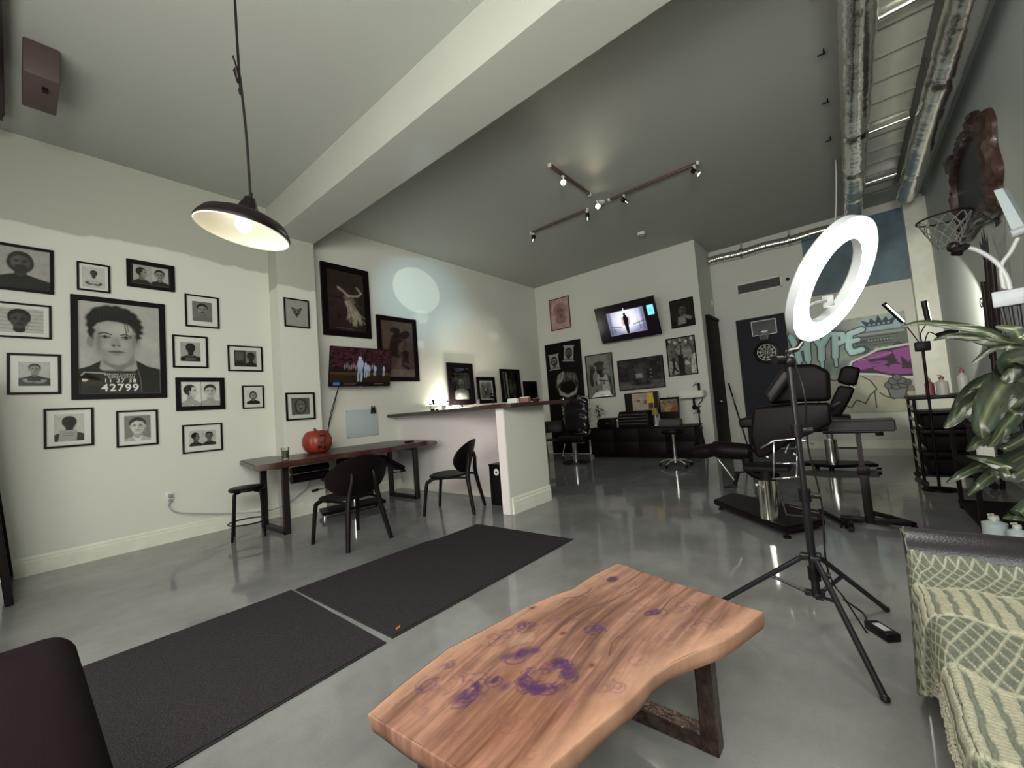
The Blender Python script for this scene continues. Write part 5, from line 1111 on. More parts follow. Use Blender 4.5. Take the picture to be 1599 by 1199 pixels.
K = isl[..., None]*Ks+(1-isl[..., None])*Kn; K = K*(1-np.clip(edge, 0, 1)[..., None])+cream*np.clip(edge, 0, 1)[..., None]; K = K*(.82+.32*rn[..., None])
hgt = isl*lad*.004+(1-isl)*netl*.0018+edge*.002+rn*.0015
P = np.stack([xx, yy+hgt*hang, zz+hgt*(1-hang)], -1)
o = colgrid('knitted_throw', P, K, vcmat('knitted_wool', .95, spec=.1), None); tag(o, 'pale green knitted throw with net and stripe bands draped over the black sofa', 'throw blanket')
md = o.modifiers.new('solid', 'SOLIDIFY'); md.thickness = .006; md.offset = -1

# ================================================================== LEFT ARMCHAIR
t = thing('armchair', 'dark brown upholstered armchair at the lower left corner', 'armchair', (-.35, 1.25, 0))
MB().box((0, 0, .22), (.84, .95, .36), bev=.05, seg=3).build('base', m_brownl, t)
MB().box((.36, .02, .42), (.19, .90, .56), bev=.06, seg=5).build('armrest', m_brownl, t)
MB().box((-.36, .02, .42), (.19, .90, .56), bev=.06, seg=5).build('armrest', m_brownl, t)
MB().box((.0, .02, .46), (.60, .80, .18), bev=.06, seg=4).build('seat_cushion', m_brownl, t)
MB().box((0, .40, .56), (.66, .16, .34), bev=.07, seg=5).build('backrest', m_brownl, t)
MB().box((.43, .18, .63), (.02, .02, .03), bev=.004).build('seam_tab', m_black, t)
for x in (-.36, .36):
    for y in (-.4, .4): MB().cyl((x, y, 0), (x, y, .05), .025).build('leg', m_black, t)
# leaning mirror at the left edge
t = thing('floor_mirror', 'black-framed glass panel standing on the floor at the left edge, by the wall', 'mirror', (-.03, 5.55, 0), 0)
t.rotation_euler = (0, R(-5.5), R(0))
mb = MB()
for s_ in (-1, 1): mb.box((0, s_*.45, .95), (.045, .055, 1.9), bev=.004, seg=1)
mb.box((0, 0, .03), (.045, .9, .055), bev=.004, seg=1).box((0, 0, 1.87), (.045, .9, .055), bev=.004, seg=1); mb.build('frame', m_frame, t)
MB().box((0.005, 0, .95), (.01, .86, 1.82)).build('mirror_glass', mat('mirror_silver', (.8, .8, .78), .03, 1), t)

# ================================================================== BACK OF THE ROOM
t = thing('low_cabinet', 'long low black cabinet with drawers against the back wall', 'cabinet', (8.30, 3.40, 0), -90)
MB().box((0, 0, .03), (2.12, .40, .06)).build('plinth', m_black, t); MB().box((0, 0, .33), (2.2, .46, .54), bev=.004).build('body', m_matte, t); MB().box((0, 0, .615), (2.24, .48, .03), bev=.004).build('worktop', m_black, t)
for i in range(4):
    for j in range(2): MB().box((-.825+.55*i, -.237, .20+.265*j), (.53, .014, .25), bev=.003).build('drawer', m_blackwood, t)
CT = .631
t = thing('tool_chest', 'black tool chest with four chrome-trimmed drawers on the low cabinet', 'tool chest', (8.16, 3.46, CT), -90)
MB().box((0, 0, .14), (.64, .30, .28), bev=.006).box((.0, .0, .30), (.60, .28, .05), bev=.01).build('case', m_black, t)
for i in range(4): d_o = MB().box((0, -.154, .05+.062*i), (.60, .012, .052)).build('drawer', m_black, t); MB().box((0, -.163, .072+.062*i), (.60, .010, .010)).build('handle_strip', m_chrome, d_o)
t = thing('monitor', 'small black monitor with a pale and yellow picture, behind the tool chest', 'monitor', (8.45, 3.42, CT), -90)
MB().box((0, 0, .47), (.74, .03, .46), bev=.006).build('bezel', m_plastic, t)
p = Paint(.70, .42, 130, bg=20)
a = p.a; p.rect(a*.22, 0, a*.88, 1, (120, 112, 98)); p.noise(.3, 8, 3)
for i in range(9): p.line([(a*(.26+.07*i), .1), (a*(.25+.07*i), .95)], .01, (90, 80, 70), .6)
p.ell(a*.42, .62, .08, .05, (70, 45, 45)); p.ell(a*.62, .55, .09, .12, (90, 60, 50), .03); p.poly([(a*.68, .5), (a*.70, 1), (a*.85, 1), (a*.90, .5)], (150, 130, 40), .02); p.rect(a*.72, .2, a*.86, .48, (60, 40, 30)); p.rect(0, 0, a*.20, 1, 16)
p.put('screen', .70, .42, -.017, vcmat('screen_dim', .3, emit=.25), t, 0, .47)
MB().box((0, .02, .12), (.05, .03, .24)).box((0, 0, .006), (.25, .18, .012), bev=.004).build('stand', m_plastic, t)
t = thing('table_lamp', 'small pale lamp with yellow shade beside the monitor on the low cabinet', 'lamp', (8.2, 3.06, CT)); MB().lathe([(0, 0), (.045, 0), (.045, .012), (.012, .03), (.012, .26), (0, .26)], n=20).build('base', m_whitep, t); MB().lathe([(.07, .22), (.045, .36), (.04, .36), (.066, .22)], n=24).build('lamp_shade', mat('ochre_shade', (.22, .18, .05), .7), t)
t = thing('equipment_case', 'low black equipment box at the left end of the low cabinet', 'box', (8.24, 4.10, CT), -90)
MB().box((0, 0, .09), (.42, .30, .18), bev=.01).build('body', m_black, t); MB().box((0, 0, .19), (.36, .26, .02), bev=.006).build('lid', m_plastic, t); MB().box((.02, -.155, .10), (.06, .008, .02)).build('latch', m_steel, t)
t = thing('spray_bottle', 'small clear bottle with a white cap on the low cabinet beside the black box', 'bottle', (8.10, 3.84, CT)); MB().lathe([(0, 0), (.03, 0), (.03, .10), (.014, .13), (0, .13)], n=18).build('bottle_body', mat('amber_bottle', (.16, .10, .06), .3), t); MB().lathe([(0, .13), (.02, .13), (.022, .165), (0, .17)], n=14).build('cap', m_whitep, t)
t = thing('poster_frame', 'small dark framed colour picture propped on the low cabinet under the plant', 'picture', (8.18, 2.76, CT+.1205), -90)
MB().box((0, 0, .22), (.38, .02, .42), (-8, 0, 0), bev=.003).build('frame', m_frame, t)
p = Paint(.33, .34, 80, bg=(110, 96, 82)); p.noise(.5, 7, 3); p.ell(.4, .5, .2, .2, (140, 120, 60), .1); p.ell(.8, .4, .18, .2, (120, 70, 55), .1); p.noise(.4, 16, 4); p.put('print', .33, .34, -.02, m_print, t, 0, .22)
t2 = thing('planter_box', 'square dark pot standing at the right of the low cabinet', 'plant pot', (8.16, 2.76, CT), -90); MB().prism([(-.2, -.1), (.2, -.1), (.2, .1), (-.2, .1)], 0, .12, bev=.01).build('pot', mat('grey_pot', (.05, .045, .045), .6), t2)
def leaf(mb, base, tip, wid, droop=.0, n=10, up=Vector((0, 0, 1)), fold=.25, mi=0, curl=0.):
    base, tip = Vector(base), Vector(tip); d_ = tip-base; sd = d_.cross(up).normalized(); nn = sd.cross(d_).normalized(); rows_ = []
    for i in range(n+1):
        u = i/n; p_ = base+d_*u+Vector((0, 0, 1))*droop*math.sin(math.pi*u)+sd*curl*math.sin(math.pi*u*1.5); w_ = wid*math.sin(math.pi*min(1, u**.75*.96+.04))**.9+.0006
        for k in (-1, -.5, 0, .5, 1): rows_.append(p_+sd*w_*k+nn*(abs(k)*fold*w_)+nn*.08*w_*math.sin(u*17+k*2))
    mb.add(rows_, [(i*5+j, i*5+j+1, (i+1)*5+j+1, (i+1)*5+j) for i in range(n) for j in range(4)], True, mi); return mb
m_lf = mat('dark_green_leaf', (.025, .045, .022), .45, noise=.4, nscale=20)
def smallplant(label, loc, n, hgt, spread, pot=True, seed=1):
    rr = random.Random(seed); t = thing('potted_plant', label, 'plant', loc)
    if pot: MB().lathe([(0, 0), (.05, 0), (.07, .10), (.062, .10), (.05, .02), (0, .02)], n=20).build('pot', m_black, t)
    z0 = .09 if pot else 0
    MB().tube([(0, 0, z0-.06), (.01, .01, z0+hgt*.4), (0, 0, z0+hgt*.75)], .006, 6, sub=3).build('stem', mat('plant_stem', (.06, .05, .03), .7), t)
    for i in range(n):
        a_ = i*2.4+rr.random(); z = z0+hgt*(.35+.5*rr.random()); L = spread*(.6+.4*rr.random()); b_ = Vector((0, 0, z)); e_ = b_+Vector((math.cos(a_)*L*.6, math.sin(a_)*L, L*(.5-1.0*rr.random())))
        leaf(MB(), b_, e_, .022, .03).build('leaf', m_lf, t)
smallplant('small potted plant with spiky leaves at the left end of the low cabinet', (8.40, 4.42, CT), 16, .40, .20, seed=3)
smallplant('trailing potted plant behind the propped picture, right of the low cabinet', (8.47, 2.82, CT), 26, .50, .20, seed=5)
# sink
t = thing('wall_sink', 'small white wall-mounted sink with a dark drain pipe, right end of the back wall', 'sink', (XB-.001, 2.37, 1.14), -90)
MB().prism([(-.22, -.30), (.22, -.30), (.22, 0), (-.22, 0), ], 0, .13, bev=.02).build('basin', mat('sink_ceramic', (.66, .66, .6), .2), t)
MB().cyl((0, -.15, 0), (0, -.15, -.16), .022).ell((0, -.15, -.19), (.045, .045, .05)).tube([(0, -.15, -.2), (.03, -.08, -.22), (.03, .0, -.2)], .02, 10, sub=3).tube([(.14, -.1, 0), (.14, -.1, -.06), (.06, -.05, -.14), (.04, 0, -.16)], .008, 8, sub=4).build('drain_pipe', m_black, t)
MB().box((.10, -.08, .20), (.04, .05, .15), bev=.008).tube([(.10, -.10, .24), (.06, -.2, .25), (.04, -.24, .22)], .009, 8, sub=3).tube([(.10, -.08, .27), (.04, -.1, .29)], .006).build('faucet', m_black, t)
# swivel stool
t = thing('swivel_stool', 'black swivel stool with chrome five-star base before the low cabinet', 'stool', (7.15, 2.40, 0))
MB().lathe([(0, .56), (.17, .56), (.185, .58), (.185, .62), (.17, .645), (0, .65)], n=32).build('seat', m_leather, t)
MB().cyl((0, 0, .10), (0, 0, .56), .022, n=14).cyl((0, 0, .07), (0, 0, .16), .035, n=14).build('column', m_chrome, t)
for i in range(5):
    a_ = R(72*i+20); c_, s_ = math.cos(a_), math.sin(a_)
    MB().tube([(0, 0, .11), (.12*c_, .12*s_, .115), (.22*c_, .22*s_, .085), (.26*c_, .26*s_, .06)], [.022, .016, .012, .011], 10, sub=4).build('base_arm', m_chrome, t)
    MB().cyl((.26*c_-.012*s_, .26*s_+.012*c_, .027), (.26*c_+.012*s_, .26*s_-.012*c_, .027), .027, n=16).build('caster', m_black, t)
# photo tripod
t = thing('camera_tripod', 'slim dark camera tripod standing between the sink and the dark door', 'tripod', (7.98, 2.17, 0))
MB().cyl((0, 0, .45), (0, 0, .86), .014, n=12).build('centre_column', m_black, t)
for i, (x, y) in enumerate(((-.02, .25), (-.25, -.12), (.22, -.02))):
    MB().cyl((x*.1, y*.1, .56), (x*.6, y*.6, .25), .013, n=10).cyl((x*.6, y*.6, .25), (x, y, 0.01), .009, n=10).build('leg', m_black, t)
MB().box((0, 0, .58), (.06, .06, .07), bev=.01).box((0, 0, .88), (.05, .05, .06), bev=.008).cyl((0, 0, .90), (0, 0, .96), .02).box((0, 0, .97), (.10, .07, .015), bev=.003).tube([(0, 0, .9), (-.04, .09, .84)], .006).build('head', m_black, t)
# plastic wrapped barber-style chair
t = thing('wrapped_chair', 'high-backed black styling chair wrapped in clear plastic, behind the bar end', 'styling chair', (7.25, 4.42, 0), -78)
MB().lathe([(0, 0), (.28, 0), (.28, .03), (.08, .06), (0, .06)], n=36).build('base', m_darksteel, t)
MB().cyl((0, 0, .06), (0, 0, .44), .05, n=20).build('column', m_chrome, t)
MB().box((0, .02, .50), (.56, .52, .14), bev=.05, seg=4).build('seat', m_leather, t)
bm_ = MB().box((0, .28, .95), (.52, .14, .74), (-8, 0, 0), bev=.07, seg=4); bm_.build('backrest', m_leather, t)
MB().tube([(-.1, -.28, .42), (-.1, -.45, .2), (.1, -.45, .2), (.1, -.28, .42)], .012, 8).build('foot_bar', m_chrome, t)
mb = MB(); NW = 40; pts_ = []
for i in range(31):
    z = .58+.77*i/30
    for j in range(NW):
        a_ = 2*math.pi*j/NW; r1 = 1+.035*math.sin(a_*7+z*19)+.03*math.sin(z*41+a_*3); tp_ = .86+.14*math.sin(math.pi*min(1, max(0, (1.42-z)/.7)))
        pts_.append((.30*r1*tp_*math.copysign(abs(math.cos(a_))**.6, math.cos(a_)), .27+.05*(z-.6)+.115*r1*math.copysign(abs(math.sin(a_))**.6, math.sin(a_)), z))
mb.add(pts_, [(i*NW+j, i*NW+(j+1) % NW, (i+1)*NW+(j+1) % NW, (i+1)*NW+j) for i in range(30) for j in range(NW)], True).build('plastic_wrap', m_cling, t)
t = thing('folding_chair', 'dark folding chair beside the wrapped chair, half hidden by the bar end', 'chair', (7.55, 5.12, 0), -60)
MB().box((0, 0, .45), (.40, .38, .03), bev=.006).build('seat', m_black, t); MB().box((0, .20, .72), (.40, .03, .26), (-10, 0, 0), bev=.01).build('backrest', m_black, t)
for s_ in (-1, 1): MB().cyl((s_*.18, -.2, 0), (s_*.18, .22, .75), .011).build('leg', m_black, t); MB().cyl((s_*.16, .22, 0), (s_*.16, -.17, .44), .011).build('leg', m_black, t)
# broom
t = thing('broom', 'dark-handled broom leaning in the corner beside the dark far panel', 'broom', (9.2, 1.66, 0))
MB().cyl((0, 0, .12), (.40, .30, 1.38), .014, n=10).build('handle', m_black, t); MB().cyl((.26, .197, .96), (.305, .23, 1.09), .016, n=10).build('grip_band', m_steel, t); MB().ell((.404, .303, 1.39), (.02, .02, .03)).build('cap', m_whitep, t)
MB().box((0, 0, .06), (.06, .28, .12), bev=.02).build('bristles', m_black, t)
# ================================================================== TATTOO CHAIR AND STANDS
t = thing('tattoo_chair', 'black padded hydraulic tattoo chair with chrome column, seen from behind', 'tattoo chair', (4.25, .62, 0))
def Wp(x, px, py): return PX(x, px, py)
MB().prism([(4.60-4.25, 1.20-.62), (4.98-4.25, 1.10-.62), (4.50-4.25, .30-.62), (4.20-4.25, .26-.62), (3.86-4.25, .50-.62)], .05, .10, bev=.008).build('base_plate', m_black, t)
for x, y in ((4.62, 1.14), (3.92, .50), (4.44, .36), (4.9, 1.04)): MB().cyl((x-4.25, y-.62, 0), (x-4.25, y-.62, .012), .028).cyl((x-4.25, y-.62, .01), (x-4.25, y-.62, .052), .01).build('foot', m_black, t)
MB().cyl((-.17, .005, .10), (-.15, .005, .42), .075, n=32).build('hydraulic_column', m_chrome, t)
MB().cyl((-.15, .005, .42), (-.15, .005, .50), .045, n=24).box((-.06, 0, .52), (.30, .34, .04), bev=.01).build('seat_frame', m_matte, t)
MB().tube([(-.20, .02, .36), (-.30, .05, .40)], .008).ell((-.31, .055, .405), (.018, .018, .018), 10).build('valve_knob', m_chrome, t)
MB().tube([(-.18, -.08, .34), (-.24, -.12, .16), (-.22, -.32, .15), (-.14, -.34, .17), (-.1, -.14, .2)], .011, 8).build('foot_pedal', m_darksteel, t)
# leg rest on the left
MB().tube([PX(4.42, 1084, 708)-Vector(t.location), PX(4.42, 1096, 706)-Vector(t.location), PX(4.40, 1113, 703)-Vector(t.location)], [.055, .072, .066], 20, sub=4).build('leg_rest_roll', m_leather, t)
MB().tube([PX(4.36, 1117, 701)-Vector(t.location), PX(4.33, 1130, 703)-Vector(t.location), PX(4.3, 1172, 706)-Vector(t.location)], [.075, .088, .07], 20, sub=4).build('leg_rest_roll', m_leather, t)
mb = MB(); L0 = Vector(t.location)
mb.tube([PX(4.3, 1166, 708)-L0, PX(4.3, 1172, 735)-L0, PX(4.3, 1192, 744)-L0, PX(4.25, 1215, 744)-L0], [.05, .045, .035, .03], 10, sub=3).build('leg_rest_bracket', m_black, t)
MB().cyl(PX(4.35, 1121, 716)-L0, PX(4.35, 1151, 755)-L0, .008, n=10).build('chrome_rod', m_chrome, t)
MB().cyl(PX(4.35, 1148, 757)-L0, PX(4.35, 1153, 737)-L0, .018, n=10).cyl(PX(4.35, 1131, 761)-L0, PX(4.35, 1152, 759)-L0, .012, n=10).cyl(PX(4.35, 1146, 738)-L0, PX(4.35, 1164, 737)-L0, .008, n=10).build('crank_lever', m_black, t)
# chrome guard rail below the backrest
mb = MB(); q_ = lambda x, y, X_=4.02: PX(X_, x, y)-L0
for a_, b_ in (((1188, 701), (1209, 688)), ((1209, 688), (1246, 685)), ((1246, 685), (1272, 694)), ((1209, 688), (1208.5, 747)), ((1245.5, 697), (1244.5, 746)), ((1212, 724), (1245, 724)), ((1206, 748), (1249, 745))): mb.cyl(q_(*a_), q_(*b_), .0075, n=8)
mb.build('guard_rail', m_chrome, t)
# backrest: broad lower pad and folded upper pad
def slab(name, quad, x0, x1, m, bev=.035, seg=4):
    "padded panel from four picture corners, between two depths"
    c = [PX(x0, *p)-L0 for p in quad]; d_ = [PX(x1, *p)-L0 for p in quad]
    bm = bmesh.new(); a_ = [bm.verts.new(v) for v in c]; b_ = [bm.verts.new((v.x, w_.y, w_.z)) for v, w_ in zip(d_, c)]; n = len(quad)
    bm.faces.new(a_); bm.faces.new(b_[::-1])
    for i in range(n): bm.faces.new((a_[(i+1) % n], a_[i], b_[i], b_[(i+1) % n]))
    bmesh.ops.recalc_face_normals(bm, faces=bm.faces[:])
    bmesh.ops.bevel(bm, geom=bm.edges[:], offset=bev, segments=seg, profile=.5, affect='EDGES'); bm.verts.index_update()
    mb = MB(); mb.add([v.co.copy() for v in bm.verts], [[v.index for v in f.verts] for f in bm.faces], True); bm.free(); return mb.build(name, m, t)
slab('backrest', [(1176, 637), (1256, 630), (1297, 630), (1299, 662), (1266, 679), (1238, 690), (1192, 716), (1180, 714), (1172, 680)], 4.12, 4.29, m_leather, .025)
slab('upper_backrest', [(1196, 612), (1222, 576), (1234, 570), (1272, 568), (1296, 580), (1298, 627), (1252, 628), (1202, 632)], 4.16, 4.33, m_leather, .035)
slab('headrest', [(1193, 616), (1220, 577), (1232, 577), (1235, 592), (1209, 628), (1200, 632)], 4.04, 4.14, m_leather2, .03)
slab('armrest', [(1153, 655), (1176, 652), (1178, 668), (1155, 669)], 4.15, 4.5, m_leather, .02)
slab('side_wing', [(1284, 640), (1312, 626), (1314, 632), (1296, 646)], 4.34, 4.40, m_black, .006, 2)
MB().cyl(PX(4.2, 1245, 664)-L0, PX(4.2, 1227, 706)-L0, .010, n=10).ell(PX(4.2, 1227, 707)-L0, (.014, .014, .014), 8).build('gas_strut', m_steel, t)
for k_, (x_, y_) in enumerate(((1200, 702), (1196, 712), (1243, 698), (1239, 708))): MB().cyl(PX(4.15, x_, y_)-L0, PX(4.15, x_+4, y_+3)-L0, .012, n=10).build('bolt', m_steel, t)
# second chair behind it
L0 = Vector((7.3, .18, 0)); t = thing('tattoo_chair', 'second tattoo chair with tall narrow tilted backrest, further back by the mural', 'tattoo chair', L0)
MB().prism([(.0, .55), (.25, .35), (.25, -.30), (.0, -.38), (-.2, .1)], .05, .09, bev=.008).build('base_plate', m_black, t)
for x, y in ((0, .48), (.2, -.25), (-.12, .12), (.2, .3)): MB().cyl((x, y, 0), (x, y, .052), .03).build('foot', m_black, t)
MB().cyl((.0, .10, .09), (0, .10, .42), .075, n=28).cyl((0, .10, .42), (0, .10, .60), .04, n=20).build('hydraulic_column', m_chrome, t)
MB().cyl((0, .02, .3), (0, -.20, .30), .012).build('foot_pedal', m_black, t)
slab('seat', [(1268, 648), (1330, 650), (1326, 672), (1268, 676)], 7.05, 7.5, m_leather, .03)
slab('backrest', [(1310, 602), (1336, 606), (1330, 622), (1314, 650), (1290, 652), (1300, 622)], 7.1, 7.25, m_leather, .03)
slab('headrest', [(1313, 575), (1324, 571), (1345, 575), (1338, 603), (1322, 602), (1307, 597)], 7.08, 7.22, m_leather, .035)
MB().cyl(PX(7.15, 1322, 600)-L0, PX(7.15, 1337, 607)-L0, .012).build('headrest_bar', m_steel, t)
# arm rest stand
t = thing('armrest_stand', 'flat black padded armrest on an adjustable steel post, right of the tattoo chair', 'armrest stand', (4.50, -.02, 0))
MB().prism([(4.38-4.50, .18+.02), (4.36-4.50, -.25+.02), (4.56-4.5, -.255+.02), (4.62-4.5, .14+.02)], .79, .885, bev=.012, seg=3).build('pad', m_leather2, t)
MB().box((.0, .06, .78), (.05, .36, .02)).box((.0, -.13, .765), (.06, .05, .035), bev=.005).build('pad_bracket', m_black, t)
MB().box((-.01, .005, .60), (.035, .035, .36)).build('inner_post', m_darksteel, t); MB().box((-.01, .0, .25), (.06, .06, .44), bev=.004).build('outer_post', m_black, t)
MB().box((-.01, 0, .46), (.08, .08, .07), bev=.006).cyl((-.02, -.03, .46), (-.02, -.10, .46), .012).cyl((-.02, -.085, .46), (-.02, -.115, .46), .03, n=14).build('clamp_knob', m_black, t)
MB().box((-.0, -.03, .05), (.05, .44, .04), (0, 0, 0), bev=.004).build('cross_bar', m_black, t)
for lab_, a_, b_ in (('l', (-.15, .16), (.22, .34)), ('r', (.02, -.27), (.30, -.02))):
    MB().tube([(a_[0], a_[1], .04), ((a_[0]+b_[0])/2, (a_[1]+b_[1])/2, .045), (b_[0], b_[1], .04)], .02, 8, sub=2).build('foot_bar', m_black, t)
MB().tube([(-.1, .13, .045), (-.26, .12, .03)], .022, 8).build('foot_bar', m_black, t)
for x, y in ((-.13, .17), (.22, .34), (.02, -.27), (.30, -.02)): MB().cyl((x, y, 0), (x, y, .025), .024, .018).build('foot', m_black, t)

# ================================================================== RIGHT WALL SIDE
# rolling carts
t = thing('rolling_cart', 'black wheeled cart with pale rungs on its side, by the mural', 'cart', (6.62, -.78, 0))
for x in (-.30, .30):
    for y in (-.25, .25): MB().cyl((x, y, .07), (x, y, .95), .014, n=10).build('post', m_black, t); MB().cyl((x-.012, y, .035), (x+.012, y, .035), .035, n=16).build('caster', m_rubber, t)
for z in (.12, .36, .60, .80): MB().box((0, 0, z), (.60, .50, .02), bev=.004).build('shelf', m_black, t)
MB().box((0, 0, .965), (.66, .56, .035), bev=.006).build('top_tray', m_black, t)
for z in (.24, .40, .56, .72, .86): MB().box((0, .255, z), (.54, .008, .03)).build('rung', m_steel, t)
for z in (.22, .47, .70): MB().box((0, -.02, z), (.54, .42, .14), bev=.01).build('drawer', m_matte, t)
CZ = .984
def pump(nm, lab, loc, body, cap, h_, r_):
    t = thing(nm, lab, 'bottle', loc)
    MB().lathe([(0, 0), (r_, 0), (r_, h_*.7), (r_*.4, h_*.8), (r_*.35, h_*.86), (0, h_*.86)], n=20).build('bottle_body', body, t)
    MB().lathe([(0, h_*.86), (r_*.45, h_*.86), (r_*.4, h_), (0, h_)], n=14).tube([(0, 0, h_), (0, 0, h_*1.06), (-.03, .03, h_*1.07)], .006, 8).build('pump_head', cap, t)
m_red = mat('dull_red_plastic', (.30, .07, .09), .4); m_clear = mat('milky_bottle', (.50, .50, .46), .25)
pump('soap_bottle', 'red-topped white pump bottle at the corner of the wheeled cart', (6.45, -.78, CZ), m_clear, m_red, .20, .05)
pump('soap_bottle', 'red bottle standing behind the pump bottle on the wheeled cart', (6.62, -.70, CZ), m_red, m_greyp, .19, .04)
pump('spray_bottle', 'tall clear spray bottle with a red nozzle on the wheeled cart', (6.40, -.93, CZ), m_clear, m_red, .26, .045)
t = thing('open_shelf_rack', 'black open rack with papers on its shelf, behind the big plant', 'shelf rack', (5.0, -.93, 0))
for x in (-.38, .38):
    for y in (-.24, .26): MB().box((x, y, .40), (.03, .03, .80)).build('post', m_black, t)
for z in (.06, .46, .80): MB().box((0, .01, z), (.80, .54, .03), bev=.004).build('shelf', m_matte, t)
MB().box((-.37, .2, .60), (.012, .10, .22)).build('pale_side_strip', m_whitep, t)
for k_, (x_, y_, z_) in enumerate(((-.1, .05, .4765), (.15, .0, .4765))):
    o = MB().box((0, 0, .006), (.24, .30, .012)).build('paper_stack', m_matboard); o.location = (5.0+x_, -.92+y_, z_); o.rotation_euler = (0, 0, R(12*k_)); tag(o, ['white paper stack on the rack shelf, nearer the camera', 'white paper stack on the rack shelf, farther from the camera'][k_], 'paper', 'white papers on the rack')
t = thing('work_tray', 'black glossy worktop tray with tools on the rack top', 'tray', (4.95, -.88, .8155)); MB().box((0, 0, .015), (.56, .40, .03), bev=.006).build('tray', m_leather2, t)
mb = MB()
for i in range(7): mb.cyl((-.2+.06*i, -.1+.02*(i % 3), .04), (-.15+.06*i, .08, .05), .006, n=8)
mb.build('tools', m_steel, t)
pump('water_jug', 'squat pale blue-white bottle on the floor behind the sofa arm', (4.45, -.70, 0), mat('bluish_bottle', (.48, .54, .56), .25), m_whitep, .17, .065)
pump('spray_bottle', 'pale bottle with bent spout on the floor beside the squat bottle', (4.32, -.78, 0), mat('bluish_bottle', (.48, .54, .56), .25), m_whitep, .15, .05)
# three-headed floor lamp
t = thing('gooseneck_floor_lamp', 'black floor lamp with tube heads on bent necks, by the wheeled cart', 'floor lamp', (6.15, -.62, 0))
MB().lathe([(0, 0), (.13, 0), (.13, .02), (.02, .035), (0, .035)], n=28).build('base', m_black, t)
MB().cyl((0, 0, .03), (0, -.02, 1.50), .012, n=12).build('pole', m_black, t); MB().box((0, -.02, 1.52), (.08, .12, .10), bev=.008).build('junction_box', m_black, t)
heads = [((-.02, .10, 1.80), (-.02, .24, 2.04)), ((.02, -.09, 1.78), (.0, -.075, 2.0)), ((.03, -.14, 1.62), (.06, -.30, 1.655))]
for i, (a_, b_) in enumerate(heads):
    MB().tube([(0, -.02+.02*(1-i), 1.56), (0, .04-.06*i, 1.66), a_], .0055, 8, sub=5).build('gooseneck', m_darksteel, t)
    h_o = MB().cyl(a_, b_, .024, n=16).build('lamp_head', m_plastic, t)
    a_, b_ = Vector(a_), Vector(b_); off = Vector((0.0, -.020, -.008)) if i else Vector((-.018, -.012, -.008)); MB().cyl(a_.lerp(b_, .06)+off, a_.lerp(b_, .94)+off, .008, n=8).build('led_tube', mat('led_tube', (1, .97, .9), .4, emit=(1, .95, .82, 8)), h_o)
# grow lamp with white necks in front of the right wall
t = thing('clamp_grow_lamp', 'grey-white gooseneck grow lamp with panel head and power box, at the right edge', 'grow lamp', (3.42, -.69, 0))
L0 = Vector(t.location)
m_neck = mat('grey_neck', (.30, .31, .30), .4)
g = lambda x, y, X_=3.4: PX(X_, x, y)-L0
MB().tube([g(1508, 386), g(1530, 393), g(1556, 410), g(1572, 432), g(1578, 452)], .011, 10, sub=5).tube([g(1590, 372), g(1578, 395), g(1564, 416), g(1568, 450)], .010, 10, sub=4).tube([g(1563, 428), g(1568, 440), g(1570, 452)], .008, 8).build('gooseneck', m_neck, t)
MB().ell(g(1489, 386), (.035, .03, .03), 12).box(g(1496, 392), (.05, .05, .04), (20, 30, 10), bev=.01).ell(g(1506, 386), (.03, .025, .02), 12).build('clamp_head', m_plastic, t)
m_lamp = mat('lamp_panel', (.20, .23, .245), .4)
c_ = [g(1552, 298), g(1566, 294), g(1602, 356), g(1582, 364)]; mb = MB(); mb.add(c_+[v+Vector((.05, -.03, 0)) for v in c_], [(0, 1, 2, 3), (7, 6, 5, 4), (0, 4, 5, 1), (1, 5, 6, 2), (2, 6, 7, 3), (3, 7, 4, 0)]).build('panel_head', m_lamp, t)
MB().tube([g(1578, 367), g(1606, 357)], .022, 12).build('head_joint', m_greyp, t)
MB().box(g(1577, 466), (.07, .12, .085), (0, 0, -12), bev=.006).build('power_box', m_greyp, t); MB().box(g(1594, 463)+Vector((-.02, 0, 0)), (.012, .055, .085), (0, 0, -12), bev=.002).build('switch_plate', m_whitep, t)
for k_ in range(4): MB().box(g(1594, 457+k_*4.5)+Vector((-.03, 0, 0)), (.006, .012, .012)).build('button', m_greyp, t)
mb = MB(); b0_ = g(1577, 472)
for dx in (-.03, 0, .03): mb.tube([b0_+Vector((0, dx, -.02)), b0_+Vector((0, dx*.6, -.5)), Vector((0, dx*.3+.02, .03))], .008, 8, sub=3)
mb.build('stand_tubes', m_plastic, t); MB().lathe([(0, 0), (.14, 0), (.14, .015), (.02, .03), (0, .03)], n=28).build('base', m_plastic, t)
# wall-side poles behind it
t = thing('light_stand', 'folded grey light stand leaning on the right wall behind the grow lamp', 'stand', (6.4, -1.10, 0))
L0 = Vector(t.location); g2 = lambda x, y: PY(-1.15, x, y)-L0
for a_, b_ in (((1541, 400), (1553, 530)), ((1549, 405), (1562, 545)), ((1536, 440), (1550, 560))): MB().cyl(g2(*a_), g2(*b_), .022, n=10).build('tube', m_darksteel, t)
MB().cyl(g2(1550, 530), (0, 0, .0), .02, n=10).build('foot', m_darksteel, t)
